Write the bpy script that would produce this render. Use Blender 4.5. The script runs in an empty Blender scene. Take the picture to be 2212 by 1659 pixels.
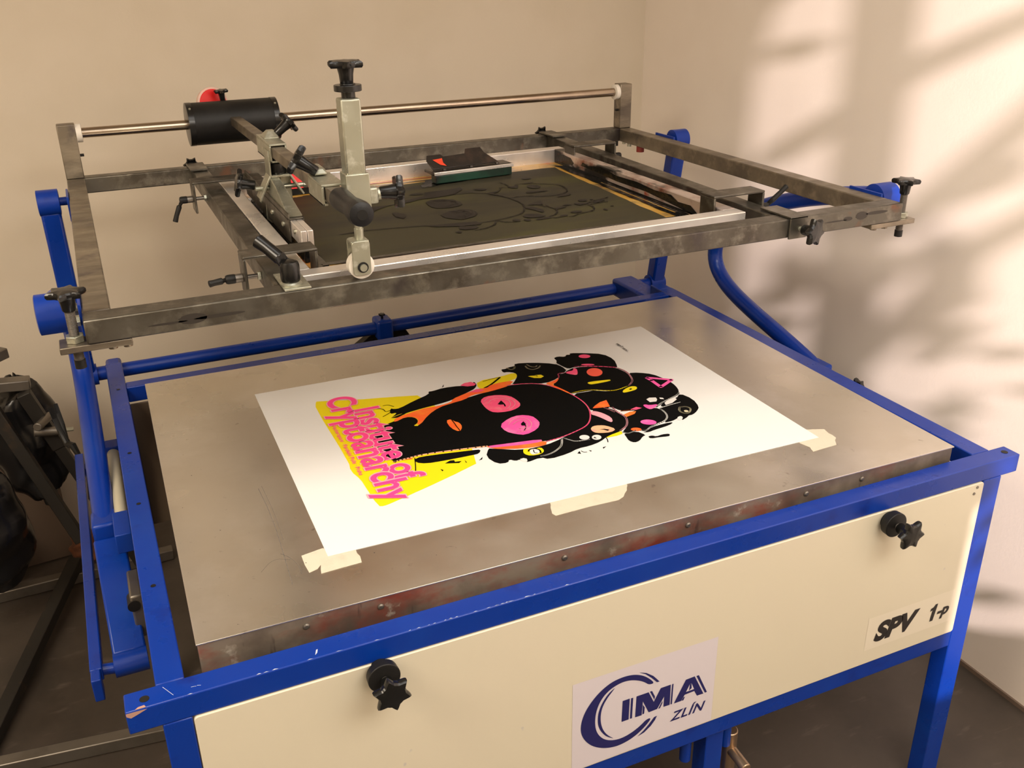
import bpy, bmesh, math, random
from mathutils import Vector, Matrix
from mathutils.geometry import tessellate_polygon
random.seed(7)
C = bpy.context.scene.collection
ZO = 0.85                      # height of the blue table frame above the floor; all z below are measured from that frame top
PI = math.pi
# ---------------------------------------------------------------- camera
cam_d = bpy.data.cameras.new('camera'); cam = bpy.data.objects.new('camera', cam_d); C.objects.link(cam)
cam_d.sensor_width = 36.0; cam_d.lens = 33.54; cam_d.clip_start = 0.02
_r = Vector((0.91163, -0.41074, -0.01462)); _u = Vector((0.17985, 0.36668, 0.91280)); _f = Vector((0.36956, 0.83477, -0.40815))
M = Matrix.Identity(4)
for i in range(3): M[i][0] = _r[i]; M[i][1] = _u[i]; M[i][2] = -_f[i]
M.translation = (0.0065, -1.2804, 0.9151 + ZO)
cam.matrix_world = M
bpy.context.scene.camera = cam
# ---------------------------------------------------------------- world, exposure
sc = bpy.context.scene
sc.view_settings.view_transform = 'Standard'; sc.view_settings.look = 'None'
sc.view_settings.gamma = 1; sc.view_settings.use_curve_mapping = False
sc.view_settings.exposure = 0.0
w = bpy.data.worlds.new('world'); sc.world = w; w.use_nodes = True
w.node_tree.nodes['Background'].inputs[0].default_value = (0.05, 0.07, 0.12, 1); w.node_tree.nodes['Background'].inputs[1].default_value = 0.4
# ---------------------------------------------------------------- lights
def area(name, loc, size, power, col, rot=(0, 0, 0)):
    l = bpy.data.lights.new(name, 'AREA'); l.shape = 'RECTANGLE'; l.size, l.size_y = size; l.energy = power; l.color = col
    o = bpy.data.objects.new(name, l); C.objects.link(o); o.location = (loc[0], loc[1], loc[2] + ZO); o.rotation_euler = rot
    return o
area('unseen_overhead_light', (0.85, -0.25, 1.86), (1.7, 0.75), 13, (0.98, 0.95, 0.90))  # key light: ceiling tubes above the front of the table
area('unseen_overhead_light', (-1.6, -0.7, 1.86), (1.6, 1.2), 88, (1.0, 0.86, 0.68))  # added fill from the left, stands for no known fixture
area('unseen_overhead_light', (1.0, -2.0, 1.86), (1.7, 1.2), 68, (1.0, 0.925, 0.82))  # added front fill, brightens the panel and the poster under the frame
SP = Vector((-0.10, -5.2, 2.0))
l = bpy.data.lights.new('yard_lamp', 'SPOT'); l.energy = 2700; l.color = (1.0, 0.84, 0.82); l.shadow_soft_size = 0.009
l.spot_size = math.radians(40); l.spot_blend = 0.2
o = bpy.data.objects.new('yard_lamp', l); C.objects.link(o); o.location = (SP.x, SP.y, SP.z + ZO)
o.rotation_euler = (Vector((1.9, 0.7, 0.4)) - SP).to_track_quat('-Z', 'Y').to_euler()

# ================================================================ materials
MATS = {}
def nmat(name, base, rough=0.5, metal=0.0, spec=None, noise=None, bump=None, coat=0.0, extra=None, rvar=None, aniso=None):
    """noise: list of (colour, scale, lo, hi, detail[, stretch]) blended over the base colour with noise masks"""
    m = bpy.data.materials.new(name); m.use_nodes = True; nt = m.node_tree; N = nt.nodes; L = nt.links
    b = N['Principled BSDF']
    b.inputs['Base Color'].default_value = (*base, 1); b.inputs['Roughness'].default_value = rough; b.inputs['Metallic'].default_value = metal
    if coat: b.inputs['Coat Weight'].default_value = coat; b.inputs['Coat Roughness'].default_value = 0.12
    if spec is not None: b.inputs['Specular IOR Level'].default_value = spec
    tc = N.new('ShaderNodeTexCoord')
    prev = None
    def mask(scale, lo, hi, detail, stretch, seed):
        mp = N.new('ShaderNodeMapping'); mp.inputs['Scale'].default_value = stretch; mp.inputs['Location'].default_value = (seed * 3.7, seed * 1.3, seed * 2.1)
        L.new(tc.outputs['Object'], mp.inputs['Vector'])
        t = N.new('ShaderNodeTexNoise'); t.inputs['Scale'].default_value = scale; t.inputs['Detail'].default_value = detail; t.inputs['Roughness'].default_value = 0.6
        L.new(mp.outputs[0], t.inputs['Vector'])
        r = N.new('ShaderNodeMapRange'); r.inputs['From Min'].default_value = lo; r.inputs['From Max'].default_value = hi
        L.new(t.outputs[0], r.inputs['Value'])
        return r.outputs[0]
    for i, nz in enumerate(noise or []):
        col, scale, lo, hi, detail = nz[:5]; st = nz[5] if len(nz) > 5 else (1, 1, 1)
        mk = mask(scale, lo, hi, detail, st, i + 1)
        mx = N.new('ShaderNodeMix'); mx.data_type = 'RGBA'
        L.new(mk, mx.inputs['Factor'])
        if prev is None: mx.inputs['A'].default_value = (*base, 1)
        else: L.new(prev, mx.inputs['A'])
        mx.inputs['B'].default_value = (*col, 1); prev = mx.outputs['Result']
    if prev is not None: L.new(prev, b.inputs['Base Color'])
    if rvar:
        mk = mask(rvar[0], 0.35, 0.65, 4, rvar[3] if len(rvar) > 3 else (1, 1, 1), 9)
        r = N.new('ShaderNodeMapRange'); r.inputs['To Min'].default_value = rvar[1]; r.inputs['To Max'].default_value = rvar[2]
        L.new(mk, r.inputs['Value']); L.new(r.outputs[0], b.inputs['Roughness'])
    if bump:
        mk = mask(bump[0], 0, 1, 3, bump[2] if len(bump) > 2 else (1, 1, 1), 5)
        bp = N.new('ShaderNodeBump'); bp.inputs['Strength'].default_value = bump[1]; bp.inputs['Distance'].default_value = 0.002
        L.new(mk, bp.inputs['Height']); L.new(bp.outputs[0], b.inputs['Normal'])
    MATS[name] = m
    return m
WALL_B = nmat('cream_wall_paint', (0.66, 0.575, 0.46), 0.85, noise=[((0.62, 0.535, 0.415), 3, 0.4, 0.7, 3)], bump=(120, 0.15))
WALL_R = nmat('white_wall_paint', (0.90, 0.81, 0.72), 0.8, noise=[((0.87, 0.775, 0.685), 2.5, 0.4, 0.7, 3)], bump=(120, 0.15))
CEIL = nmat('ceiling_paint', (0.8, 0.76, 0.68), 0.9)
FLOOR = nmat('vinyl_floor', (0.054, 0.041, 0.032), 0.55, noise=[((0.034, 0.026, 0.020), 3, 0.45, 0.7, 5), ((0.105, 0.082, 0.066), 30, 0.6, 0.8, 4, (0.3, 1, 1))], rvar=(6, 0.35, 0.6))
STEEL = nmat('raw_steel', (0.130, 0.120, 0.100), 0.4, 0.85, noise=[((0.075, 0.065, 0.053), 9, 0.45, 0.66, 6), ((0.23, 0.215, 0.18), 26, 0.5, 0.72, 6), ((0.07, 0.06, 0.06), 6, 0.60, 0.70, 5), ((0.17, 0.10, 0.07), 13, 0.64, 0.74, 4)], rvar=(14, 0.28, 0.5), bump=(60, 0.08))
STEEL2 = nmat('scratched_side_steel', (0.24, 0.205, 0.155), 0.4, 0.8, noise=[((0.13, 0.11, 0.09), 7, 0.45, 0.66, 6, (0.4, 1, 1)), ((0.36, 0.31, 0.235), 22, 0.5, 0.72, 6, (0.3, 1, 1)), ((0.12, 0.10, 0.10), 10, 0.60, 0.72, 5)], rvar=(14, 0.3, 0.5), bump=(60, 0.08))
SHAFT = nmat('polished_steel_shaft', (0.46, 0.38, 0.29), 0.22, 1.0, noise=[((0.35, 0.28, 0.22), 8, 0.45, 0.7, 4)])
ZINC = nmat('zinc_plated_steel', (0.40, 0.40, 0.32), 0.36, 0.75, noise=[((0.38, 0.38, 0.31), 14, 0.45, 0.7, 5), ((0.62, 0.64, 0.56), 50, 0.55, 0.75, 4)], rvar=(20, 0.25, 0.45))
ALU = nmat('aluminium_profile', (0.88, 0.84, 0.80), 0.36, 0.75, noise=[((0.78, 0.73, 0.69), 8, 0.5, 0.7, 5), ((0.55, 0.45, 0.42), 22, 0.68, 0.78, 5)], rvar=(10, 0.22, 0.42))
ALU_INK = nmat('ink_stained_aluminium', (0.66, 0.56, 0.52), 0.32, 0.7, noise=[((0.30, 0.13, 0.09), 10, 0.52, 0.68, 6), ((0.02, 0.018, 0.018), 7, 0.50, 0.54, 5, (1, 0.35, 1)), ((0.5, 0.10, 0.05), 17, 0.62, 0.70, 5)])
PLATE = nmat('brushed_aluminium_sheet', (0.74, 0.70, 0.63), 0.30, 0.9, noise=[((0.66, 0.61, 0.52), 2.2, 0.4, 0.7, 5), ((0.82, 0.78, 0.72), 5, 0.5, 0.75, 6), ((0.46, 0.41, 0.36), 40, 0.66, 0.76, 5), ((0.24, 0.2, 0.18), 120, 0.74, 0.78, 2)], rvar=(3.2, 0.24, 0.42))
PLATE_SIDE = nmat('ink_stained_box_side', (0.22, 0.18, 0.14), 0.45, 0.2, noise=[((0.24, 0.035, 0.020), 9, 0.46, 0.60, 6, (0.5, 1, 1)), ((0.09, 0.07, 0.055), 6, 0.45, 0.65, 5), ((0.4, 0.36, 0.3), 30, 0.62, 0.74, 5), ((0.03, 0.02, 0.02), 22, 0.63, 0.7, 4, (1, 1, 0.2))])
BLUE = nmat('blue_enamel', (0.0008, 0.030, 0.27), 0.30, spec=0.35, noise=[((0.002, 0.042, 0.30), 5, 0.5, 0.75, 5), ((0.0012, 0.019, 0.20), 18, 0.6, 0.75, 4), ((0.08, 0.12, 0.30), 60, 0.74, 0.80, 5)], rvar=(9, 0.25, 0.42), coat=0.08)
CREAM = nmat('cream_panel_paint', (0.64, 0.585, 0.455), 0.38, noise=[((0.64, 0.58, 0.455), 4, 0.45, 0.7, 4), ((0.42, 0.40, 0.42), 26, 0.73, 0.80, 2)], coat=0.1)
BLACK = nmat('black_plastic', (0.006, 0.006, 0.006), 0.25, spec=0.5)
BLACKM = nmat('black_matt_plastic', (0.008, 0.0075, 0.007), 0.48, noise=[((0.014, 0.013, 0.012), 12, 0.5, 0.7, 3)])
RUBBER = nmat('black_rubber', (0.009, 0.009, 0.010), 0.42, spec=0.3, bump=(200, 0.15))
NYLON = nmat('white_nylon', (0.75, 0.70, 0.62), 0.4)
PAPER = nmat('poster_paper', (0.78, 0.79, 0.785), 0.7)
TAPE = nmat('masking_tape', (0.66, 0.60, 0.48), 0.65, noise=[((0.60, 0.53, 0.42), 35, 0.5, 0.75, 4)], bump=(300, 0.2))
def ink(n, c, r=0.6): return nmat(n, c, r)
def lowspec(m, v=0.12): m.node_tree.nodes['Principled BSDF'].inputs['Specular IOR Level'].default_value = v; return m
INK = {'Y': ink('yellow_ink', (0.86, 0.72, 0.0)), 'K': ink('black_ink', (0.004, 0.004, 0.004), 0.7), 'O': nmat('orange_ink', (1.0, 0.13, 0.02), 0.6, noise=[((1.0, 0.25, 0.03), 30, 0.45, 0.7, 4)]),
       'P': nmat('pink_ink', (0.95, 0.09, 0.24), 0.6, noise=[((1.0, 0.22, 0.30), 40, 0.5, 0.75, 4)]), 'M': nmat('magenta_ink', (0.93, 0.10, 0.42), 0.6, noise=[((0.95, 0.25, 0.5), 30, 0.5, 0.75, 4)]), 'R': ink('red_ink', (0.95, 0.12, 0.07)),
       'W': ink('bare_paper_white', (0.76, 0.76, 0.74), 0.7), 'L': ink('pale_pink_ink', (0.92, 0.42, 0.50)), 'A': nmat('pale_orange_ink', (0.95, 0.5, 0.28), 0.6, noise=[((0.9, 0.3, 0.3), 40, 0.5, 0.7, 3)]), 'C': ink('cream_line', (0.62, 0.57, 0.38), 0.7)}
lowspec(INK['K'], 0.05)
LETTER = ink('pink_lettering_ink', (0.98, 0.06, 0.30))
NAVY = ink('navy_print', (0.012, 0.012, 0.10), 0.45)
STICK = nmat('pale_lilac_sticker', (0.62, 0.57, 0.61), 0.45)
STICK2 = nmat('clear_sticker', (0.68, 0.62, 0.50), 0.3)
BLACKPRINT = ink('black_print', (0.015, 0.012, 0.012), 0.45)
FAB = nmat('olive_screen_fabric', (0.040, 0.035, 0.018), 0.6, noise=[((0.024, 0.021, 0.016), 5, 0.45, 0.65, 4, (0.4, 1.6, 1)), ((0.058, 0.054, 0.018), 4, 0.52, 0.7, 4, (0.5, 2, 1))], bump=(500, 0.05))
lowspec(FAB, .25); lowspec(BLACKM, .3); FABD = nmat('open_screen_area', (0.016, 0.013, 0.011), 0.6)
lowspec(FABD, .25)
INKW = nmat('wet_black_ink', (0.004, 0.004, 0.004), 0.14, spec=0.3, bump=(45, 0.8))
EMUL = nmat('yellow_emulsion_edge', (0.50, 0.27, 0.04), 0.35, noise=[((0.60, 0.38, 0.10), 9, 0.45, 0.65, 5), ((0.14, 0.09, 0.03), 11, 0.55, 0.66, 6), ((0.55, 0.12, 0.03), 7, 0.6, 0.72, 4)])
RED = nmat('red_plastic', (0.75, 0.012, 0.012), 0.35)
PALERED = nmat('pale_wheel_rim', (0.72, 0.50, 0.42), 0.45)
DARKRED = nmat('dark_red_stain', (0.16, 0.03, 0.025), 0.4, 0.4)
GREENR = nmat('dark_green_blade', (0.01, 0.05, 0.03), 0.35, noise=[((0.006, 0.006, 0.006), 8, 0.4, 0.6, 3)])
SCOOP = nmat('ink_covered_steel', (0.03, 0.025, 0.022), 0.3, 0.3, noise=[((0.10, 0.06, 0.045), 9, 0.5, 0.7, 5)])
DARKST = nmat('dark_painted_steel', (0.022, 0.019, 0.016), 0.5, 0.3, noise=[((0.06, 0.035, 0.02), 12, 0.6, 0.72, 5)])
OLDST = nmat('dull_floor_steel', (0.22, 0.20, 0.175), 0.4, 0.8, noise=[((0.16, 0.14, 0.12), 9, 0.45, 0.7, 5)])
BAG = nmat('black_bin_liner', (0.006, 0.006, 0.007), 0.22, bump=(9, 1.0))
CARD = nmat('brown_cardboard', (0.065, 0.040, 0.024), 0.8)
RUST = nmat('rusty_orange_rag', (0.16, 0.05, 0.015), 0.9, noise=[((0.08, 0.03, 0.015), 20, 0.45, 0.65, 4)])
CREAMT = nmat('cream_tube_paint', (0.55, 0.50, 0.36), 0.4)
BRASS = nmat('brass_fitting', (0.42, 0.30, 0.20), 0.35, 0.9)
LEAF = nmat('leaf_green', (0.05, 0.12, 0.03), 0.6)
BARK = nmat('bark', (0.10, 0.07, 0.04), 0.8)

# ================================================================ mesh builder (measured space; origin shifts to the thing)
def frame_of(d):
    d = Vector(d).normalized(); a = Vector((0, 0, 1)) if abs(d.z) < 0.9 else Vector((1, 0, 0))
    u = d.cross(a).normalized(); v = u.cross(d).normalized()
    return u, v, d
class MB:
    def __init__(s): s.v = []; s.f = []; s.m = []; s.mats = []
    def mi(s, mat):
        if mat is None: return 0
        if mat not in s.mats: s.mats.append(mat)
        return s.mats.index(mat)
    def add(s, vs, fs, mat=None):
        o = len(s.v); k = s.mi(mat); s.v += [Vector(p) for p in vs]
        for f in fs: s.f.append([i + o for i in f]); s.m.append(k)
        return s
    def hexa(s, p, mat=None):   # 8 points: bottom 4 ccw, top 4 ccw
        return s.add(p, [(0, 3, 2, 1), (4, 5, 6, 7), (0, 1, 5, 4), (1, 2, 6, 5), (2, 3, 7, 6), (3, 0, 4, 7)], mat)
    def box(s, x0, x1, y0, y1, z0, z1, mat=None):
        return s.hexa([(x0, y0, z0), (x1, y0, z0), (x1, y1, z0), (x0, y1, z0), (x0, y0, z1), (x1, y0, z1), (x1, y1, z1), (x0, y1, z1)], mat)
    def bar(s, a, b, w, h, up=(0, 0, 1), mat=None):
        a, b = Vector(a), Vector(b); d = (b - a).normalized(); up = Vector(up); sx = d.cross(up).normalized(); uz = sx.cross(d).normalized()
        P = []
        for dz in (-h / 2, h / 2):
            for (q, sg) in ((a, -1), (a, 1), (b, 1), (b, -1)): P.append(q + sx * sg * w / 2 + uz * dz)
        return s.hexa(P, mat)
    def sweep(s, rings, mat=None, cap=True):
        n = len(rings[0]); vs = [p for r in rings for p in r]; fs = []
        for i in range(len(rings) - 1):
            for j in range(n):
                k = (j + 1) % n; fs.append((i * n + j, i * n + k, (i + 1) * n + k, (i + 1) * n + j))
        if cap: fs.append(tuple(reversed(range(n)))); fs.append(tuple((len(rings) - 1) * n + j for j in range(n)))
        return s.add(vs, fs, mat)
    def lathe(s, p0, d, prof, n=28, mat=None):   # prof: (distance along d, radius)
        u, v, d = frame_of(d); p0 = Vector(p0)
        rings = [[p0 + d * t + (u * math.cos(2 * PI * j / n) + v * math.sin(2 * PI * j / n)) * max(r, 1e-5) for j in range(n)] for t, r in prof]
        return s.sweep(rings, mat)
    def cyl(s, a, b, r, r2=None, n=24, mat=None):
        a, b = Vector(a), Vector(b); L = (b - a).length
        return s.lathe(a, b - a, [(0, r), (L, r if r2 is None else r2)], n, mat)
    def tube(s, path, r, n=20, mat=None):
        P = [Vector(p) for p in path]; rings = []; pu = None
        for i, p in enumerate(P):
            d = (P[min(i + 1, len(P) - 1)] - P[max(i - 1, 0)]).normalized()
            if pu is None: u, v, _ = frame_of(d)
            else:
                u = (pu - d * pu.dot(d)).normalized(); v = d.cross(u).normalized()
            pu = u; rr = r[i] if isinstance(r, (list, tuple)) else r
            rings.append([p + (u * math.cos(2 * PI * j / n) + v * math.sin(2 * PI * j / n)) * rr for j in range(n)])
        return s.sweep(rings, mat)
    def prism(s, poly, o, ex, ey, t, mat=None):  # extrude 2d polygon by vector t
        o, ex, ey, t = Vector(o), Vector(ex), Vector(ey), Vector(t); n = len(poly)
        a = [o + ex * x + ey * y for x, y in poly]; b = [p + t for p in a]
        return s.add(a + b, [tuple(reversed(range(n))), tuple(range(n, 2 * n))] + [(i, (i + 1) % n, n + (i + 1) % n, n + i) for i in range(n)], mat)
    def flat(s, poly, o, ex, ey, mat=None):      # flat polygon, tessellated
        o, ex, ey = Vector(o), Vector(ex), Vector(ey)
        tr = tessellate_polygon([[Vector((x, y, 0)) for x, y in poly]]); nz = ex.cross(ey)
        vs = [o + ex * x + ey * y for x, y in poly]; fs = []
        for t in tr:
            a, b, c = vs[t[0]], vs[t[1]], vs[t[2]]
            fs.append(tuple(t) if (b - a).cross(c - a).dot(nz) > 0 else tuple(reversed(t)))
        return s.add(vs, fs, mat)
    def stroke(s, pts, w, o, ex, ey, mat=None, closed=False):
        o, ex, ey = Vector(o), Vector(ex), Vector(ey); P = [Vector((x, y)) for x, y in pts]
        if closed: P.append(P[0])
        for a, b in zip(P, P[1:]):
            d = b - a
            if d.length < 1e-6: continue
            n = Vector((-d.y, d.x)).normalized() * w / 2
            q = [a - n, b - n, b + n, a + n]
            s.add([o + ex * k.x + ey * k.y for k in q], [(0, 1, 2, 3)], mat)
        for p in P[1:-1]:
            s.add([o + ex * (p.x + w / 2 * math.cos(k * PI / 4)) + ey * (p.y + w / 2 * math.sin(k * PI / 4)) for k in range(8)], [tuple(range(8))], mat)
        return s
    def text(s, body, o, ex, ey, size, mat, width=None, shear=0.0, bold=0.0, space=1.0):
        cu = bpy.data.curves.new('tmp', 'FONT'); cu.body = body; cu.size = size; cu.shear = shear; cu.offset = bold; cu.space_character = space
        ob = bpy.data.objects.new('tmp', cu); C.objects.link(ob); bpy.context.view_layer.update()
        me = bpy.data.meshes.new_from_object(ob.evaluated_get(bpy.context.evaluated_depsgraph_get()))
        o, ex, ey = Vector(o), Vector(ex), Vector(ey)
        xs = [v.co.x for v in me.vertices] or [0, 1]; k = (width / (max(xs) - min(xs))) if width else 1.0; x0 = min(xs)
        s.add([o + ex * ((v.co.x - x0) * k) + ey * v.co.y for v in me.vertices], [tuple(p.vertices) for p in me.polygons], mat)
        bpy.data.objects.remove(ob); bpy.data.curves.remove(cu); bpy.data.meshes.remove(me)
        return s
    def build(s, name, mat, parent=None, bevel=0.0, smooth=True, label=None, sub=0):
        org = Vector((0, 0, -ZO))
        p = parent
        chain = Vector((0, 0, 0))
        if parent is not None: org = Vector(parent['_o'])
        me = bpy.data.meshes.new(name)
        me.from_pydata([tuple(q - org) for q in s.v], [], s.f)
        if s.mats:
            for m_ in s.mats: me.materials.append(m_)
            for p_, k in zip(me.polygons, s.m): p_.material_index = k
        else: me.materials.append(mat)
        me.validate()
        bm = bmesh.new(); bm.from_mesh(me)
        if not getattr(s, 'sheet', False): bmesh.ops.recalc_face_normals(bm, faces=bm.faces)
        bm.to_mesh(me); bm.free()
        if smooth:
            for p_ in me.polygons: p_.use_smooth = True
            me.set_sharp_from_angle(angle=math.radians(32))
        ob = bpy.data.objects.new(name, me); C.objects.link(ob)
        ob['_o'] = tuple(org)
        if parent is not None: ob.parent = parent
        if bevel:
            b = ob.modifiers.new('bevel', 'BEVEL'); b.width = bevel; b.segments = 2; b.limit_method = 'ANGLE'; b.angle_limit = math.radians(50)
        if sub:
            q = ob.modifiers.new('sub', 'SUBSURF'); q.levels = sub; q.render_levels = sub
        if label: ob['label'] = label
        return ob
def thing(name, label, cat, loc, group=None):
    o = bpy.data.objects.new(name, None); C.objects.link(o); o.empty_display_size = 0.05
    o.location = (loc[0], loc[1], loc[2] + ZO); o['_o'] = tuple(loc); o['label'] = label; o['category'] = cat
    if group: o['group'] = group
    return o
def tag(o, label, cat, group=None):
    o['label'] = label; o['category'] = cat
    if group: o['group'] = group
    return o
def struct(name, mb, mat, **k):
    o = mb.build(name, mat, **k); o['kind'] = 'structure'; return o
X, Y, Z = Vector((1, 0, 0)), Vector((0, 1, 0)), Vector((0, 0, 1))

def star_knob(base, d, parent, R=0.03, stem=0.026, thick=0.012, name='star_knob', rot=0.0, mat=BLACK, collar=True):
    """tapered neck starting at base, running along d, then a six-pointed head"""
    u, v, dd = frame_of(d); base = Vector(base); mb = MB(); c, s_ = math.cos(rot), math.sin(rot); u, v = u * c + v * s_, v * c - u * s_
    mb.lathe(base, dd, [(0, R * 0.30), (0.002, R * 0.34), (stem * 0.6, R * 0.38), (stem, R * 0.46)], 24)
    n = 72; rings = []
    for t, k in ((stem - 0.001, 0.93), (stem + 0.002, 1.0), (stem + thick * 0.7, 1.0), (stem + thick, 0.90), (stem + thick * 1.15, 0.45)):
        rings.append([base + dd * t + (u * math.cos(2 * PI * j / n) + v * math.sin(2 * PI * j / n)) * R * k * (1 - 0.30 * min(1.0, abs(math.sin(6 * PI * j / n)) * 1.15 + 0.0)) for j in range(n)])
    mb.sweep(rings)
    return mb.build(name, mat, parent)
def lever(base, d, arm, parent, L=0.065, r=0.011, h=0.024, name='clamping_lever', mat=BLACKM):
    base = Vector(base); d = Vector(d).normalized(); a = Vector(arm).normalized(); mb = MB()
    mb.lathe(base, d, [(0, r * 0.9), (h * 0.2, r), (h * 0.8, r), (h, r * 0.85), (h * 1.08, r * 0.4)], 20)
    p0 = base + d * h * 0.7
    mb.tube([p0, p0 + a * L * 0.3 + d * 0.004, p0 + a * L * 0.7 + d * 0.006, p0 + a * L + d * 0.006], [r * 0.85, r * 0.72, r * 0.66, r * 0.74], 12)
    return mb.build(name, mat, parent, bevel=0.001)
def hexnut(c, d, r, h, parent, name='nut', mat=ZINC):
    mb = MB(); mb.lathe(Vector(c), d, [(0, r), (h, r)], 6); return mb.build(name, mat, parent, bevel=0.0008)
def chaikin(P, closed=True, it=1):
    for _ in range(it):
        Q = []; n = len(P)
        rng = range(n) if closed else range(n - 1)
        if not closed: Q.append(P[0])
        for i in rng:
            a, b = P[i], P[(i + 1) % n]
            Q.append((a[0] * .75 + b[0] * .25, a[1] * .75 + b[1] * .25)); Q.append((a[0] * .25 + b[0] * .75, a[1] * .25 + b[1] * .75))
        if not closed: Q.append(P[-1])
        P = Q
    return P

# ================================================================ the room
XW, YW, XL, YF, ZC = 1.938, 1.853, -3.0, -3.5, 1.95
struct('floor', MB().box(XL - .1, XW + .1, YF - .1, YW + .1, -ZO - .06, -ZO), FLOOR)
struct('ceiling', MB().box(XL - .1, XW + .1, YF - .1, YW + .1, ZC, ZC + .06), CEIL)
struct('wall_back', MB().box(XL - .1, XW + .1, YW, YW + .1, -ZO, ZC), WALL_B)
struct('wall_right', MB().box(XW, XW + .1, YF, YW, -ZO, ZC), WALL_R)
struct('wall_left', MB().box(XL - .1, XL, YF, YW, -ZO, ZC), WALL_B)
wx0, wx1, wz0, wz1 = 0.402, 0.86, 1.12, 1.90
mb = MB(); mb.box(XL, wx0, YF - .1, YF, -ZO, ZC); mb.box(wx1, XW, YF - .1, YF, -ZO, ZC); mb.box(wx0, wx1, YF - .1, YF, -ZO, wz0); mb.box(wx0, wx1, YF - .1, YF, wz1, ZC)
struct('wall_front', mb, WALL_B)
mb = MB()
mb.box(wx0, wx1, YF - .06, YF - .03, wz0, wz0 + .02); mb.box(wx0, wx1, YF - .06, YF - .03, wz1 - .02, wz1); mb.box(wx0, wx0 + .02, YF - .06, YF - .03, wz0, wz1); mb.box(wx1 - .02, wx1, YF - .06, YF - .03, wz0, wz1)
mb.box(0.4638, 0.4784, YF - .06, YF - .03, wz0, wz1)
struct('window_1', mb, NYLON)
struct('trim_1', MB().box(XW - .006, XW, YF, YW, -ZO, -ZO + .012), nmat('dark_floor_seam', (0.16, 0.11, 0.08), 0.6))
# foliage outside the window: throws the soft leaf and branch shadows that lie on the right wall
sh = thing('garden_shrub', 'leafy shrub with thin branches outside the high window', 'shrub', (0.3, -3.75, -ZO))
def mp(y, z, yb=-3.75):
    t = (yb - SP.y) / (y - SP.y); q = Vector((1.938, y, z)); return SP + (q - SP) * t
mb = MB(); mb.tube([(0.2, -3.75, -ZO), (0.22, -3.75, 0.6), mp(1.3, -0.6)], [0.03, 0.02, 0.01], 8)
for pts, r in [([(1.3, .22), (1.06, .36), (.74, .54), (.57, .65), (.30, .77), (.1, .85)], .005), ([(1.5, -.35), (.96, -.05), (.50, .30), (.30, .50), (.1, .7)], .0045), ([(1.3, -.6), (.8, -.35), (.45, 0.05), (.30, .26), (.05, .45)], .0045), ([(1.7, .1), (1.3, .5), (1.2, .8), (1.1, 1.0)], .004), ([(1.3, -.6), (1.5, -.3), (1.7, .1)], .005)]:
    mb.tube([mp(*p) for p in pts], r * 1.5, 6)
mb.build('branch', BARK, sh)
mb = MB()
lf = [(.50, .38, 5, .06), (.47, .20, 7, .09), (.62, .12, 3, .07), (.30, .13, 4, .07), (.27, .48, 3, .05), (.40, -.02, 5, .08), (.72, -.05, 3, .08), (.95, -.02, 4, .08), (1.08, -.12, 4, .10), (1.14, .78, 4, .08), (1.06, .68, 2, .05), (.12, .02, 3, .06), (.30, -.14, 2, .04), (.85, -.30, 4, .08), (1.2, .05, 4, .1), (1.05, -.35, 6, .12), (.80, -.45, 5, .12), (.55, -.30, 3, .1), (.60, -.55, 4, .12), (.35, -.35, 2, .08), (1.2, -.55, 6, .12), (.95, -.65, 5, .12), (.38, -.68, 3, .1), (.0, -.7, 4, .1), (.75, -.20, 5, .08)]
for y, z, n_, sp_ in lf:
    for k in range(max(2, n_ * 2 // 3)):
        c = mp(y + random.uniform(-sp_, sp_), z + random.uniform(-sp_, sp_)); a = random.uniform(-.9, .9) + .6; L_, W_ = random.uniform(.012, .020), random.uniform(.005, .009)
        e1 = Vector((math.cos(a), .2, math.sin(a))); e2 = Vector((-math.sin(a), .1, math.cos(a)))
        mb.add([c - e1 * L_, c - e2 * W_, c + e1 * L_, c + e2 * W_, c + Vector((0, .002, 0))], [(0, 1, 4), (1, 2, 4), (2, 3, 4), (3, 0, 4)])
lv = mb.build('foliage', LEAF, sh); lv['kind'] = 'stuff'

# ================================================================ the printing table
TX = (-0.0309, 0.0078, 1.5156, 1.5607)     # side rails: left outer/inner, right inner/outer
tb = thing('printing_table', 'blue steel screen printing table with cream front panel and bare metal top', 'printing table', (0.765, 0.4, -ZO))
mb = MB(); mb.box(-0.0732, 1.6017, -0.1646, -0.1254, -0.0386, 0)
fr = mb.build('front_rail', BLUE, tb, bevel=0.002)
for x, y in ((-0.047, -0.147), (1.581, -0.145)):
    MB().cyl((x, y, -0.0005), (x, y, 0.0006), 0.0065, n=20).build('bolt_hole', BLACKM, fr)
class CMB:
    def flat(s, *a): m_ = MB(); m_.sheet = True; m_.flat(*a); m_.build('paint_chip', CHIP, fr, smooth=False)
    def stroke(s, *a): m_ = MB(); m_.sheet = True; m_.stroke(*a); m_.build('paint_scratch', CHIP, fr, smooth=False)
cm = CMB(); CHIP = nmat('bare_chipped_metal', (.42, .24, .19), .6); CHIP2 = nmat('pale_chip', (.55, .60, .72), .5)
cm.flat([(-0.0606, -0.1640), (-0.0563, -0.1600), (-0.0482, -0.1590), (-0.0463, -0.1640)], (0, 0, .0003), X, Y, CHIP)
cm.flat([(-0.0725, -0.0018), (-0.0564, -0.0020), (-0.0450, -0.0025), (-0.0574, -0.0075), (-0.0673, -0.0110), (-0.0724, -0.0070)], (0, -.1649, 0), X, Z, CHIP)
random.seed(21)
for k in range(26):
    x_ = random.choice([random.uniform(-.05, .6), random.uniform(.3, .52)]); cm.flat([(x_, -.1640), (x_ + random.uniform(.003, .012), -.1640), (x_ + .004, -.1640 + random.uniform(.0008, .002))], (0, 0, .0003), X, Y, CHIP2)
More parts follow.
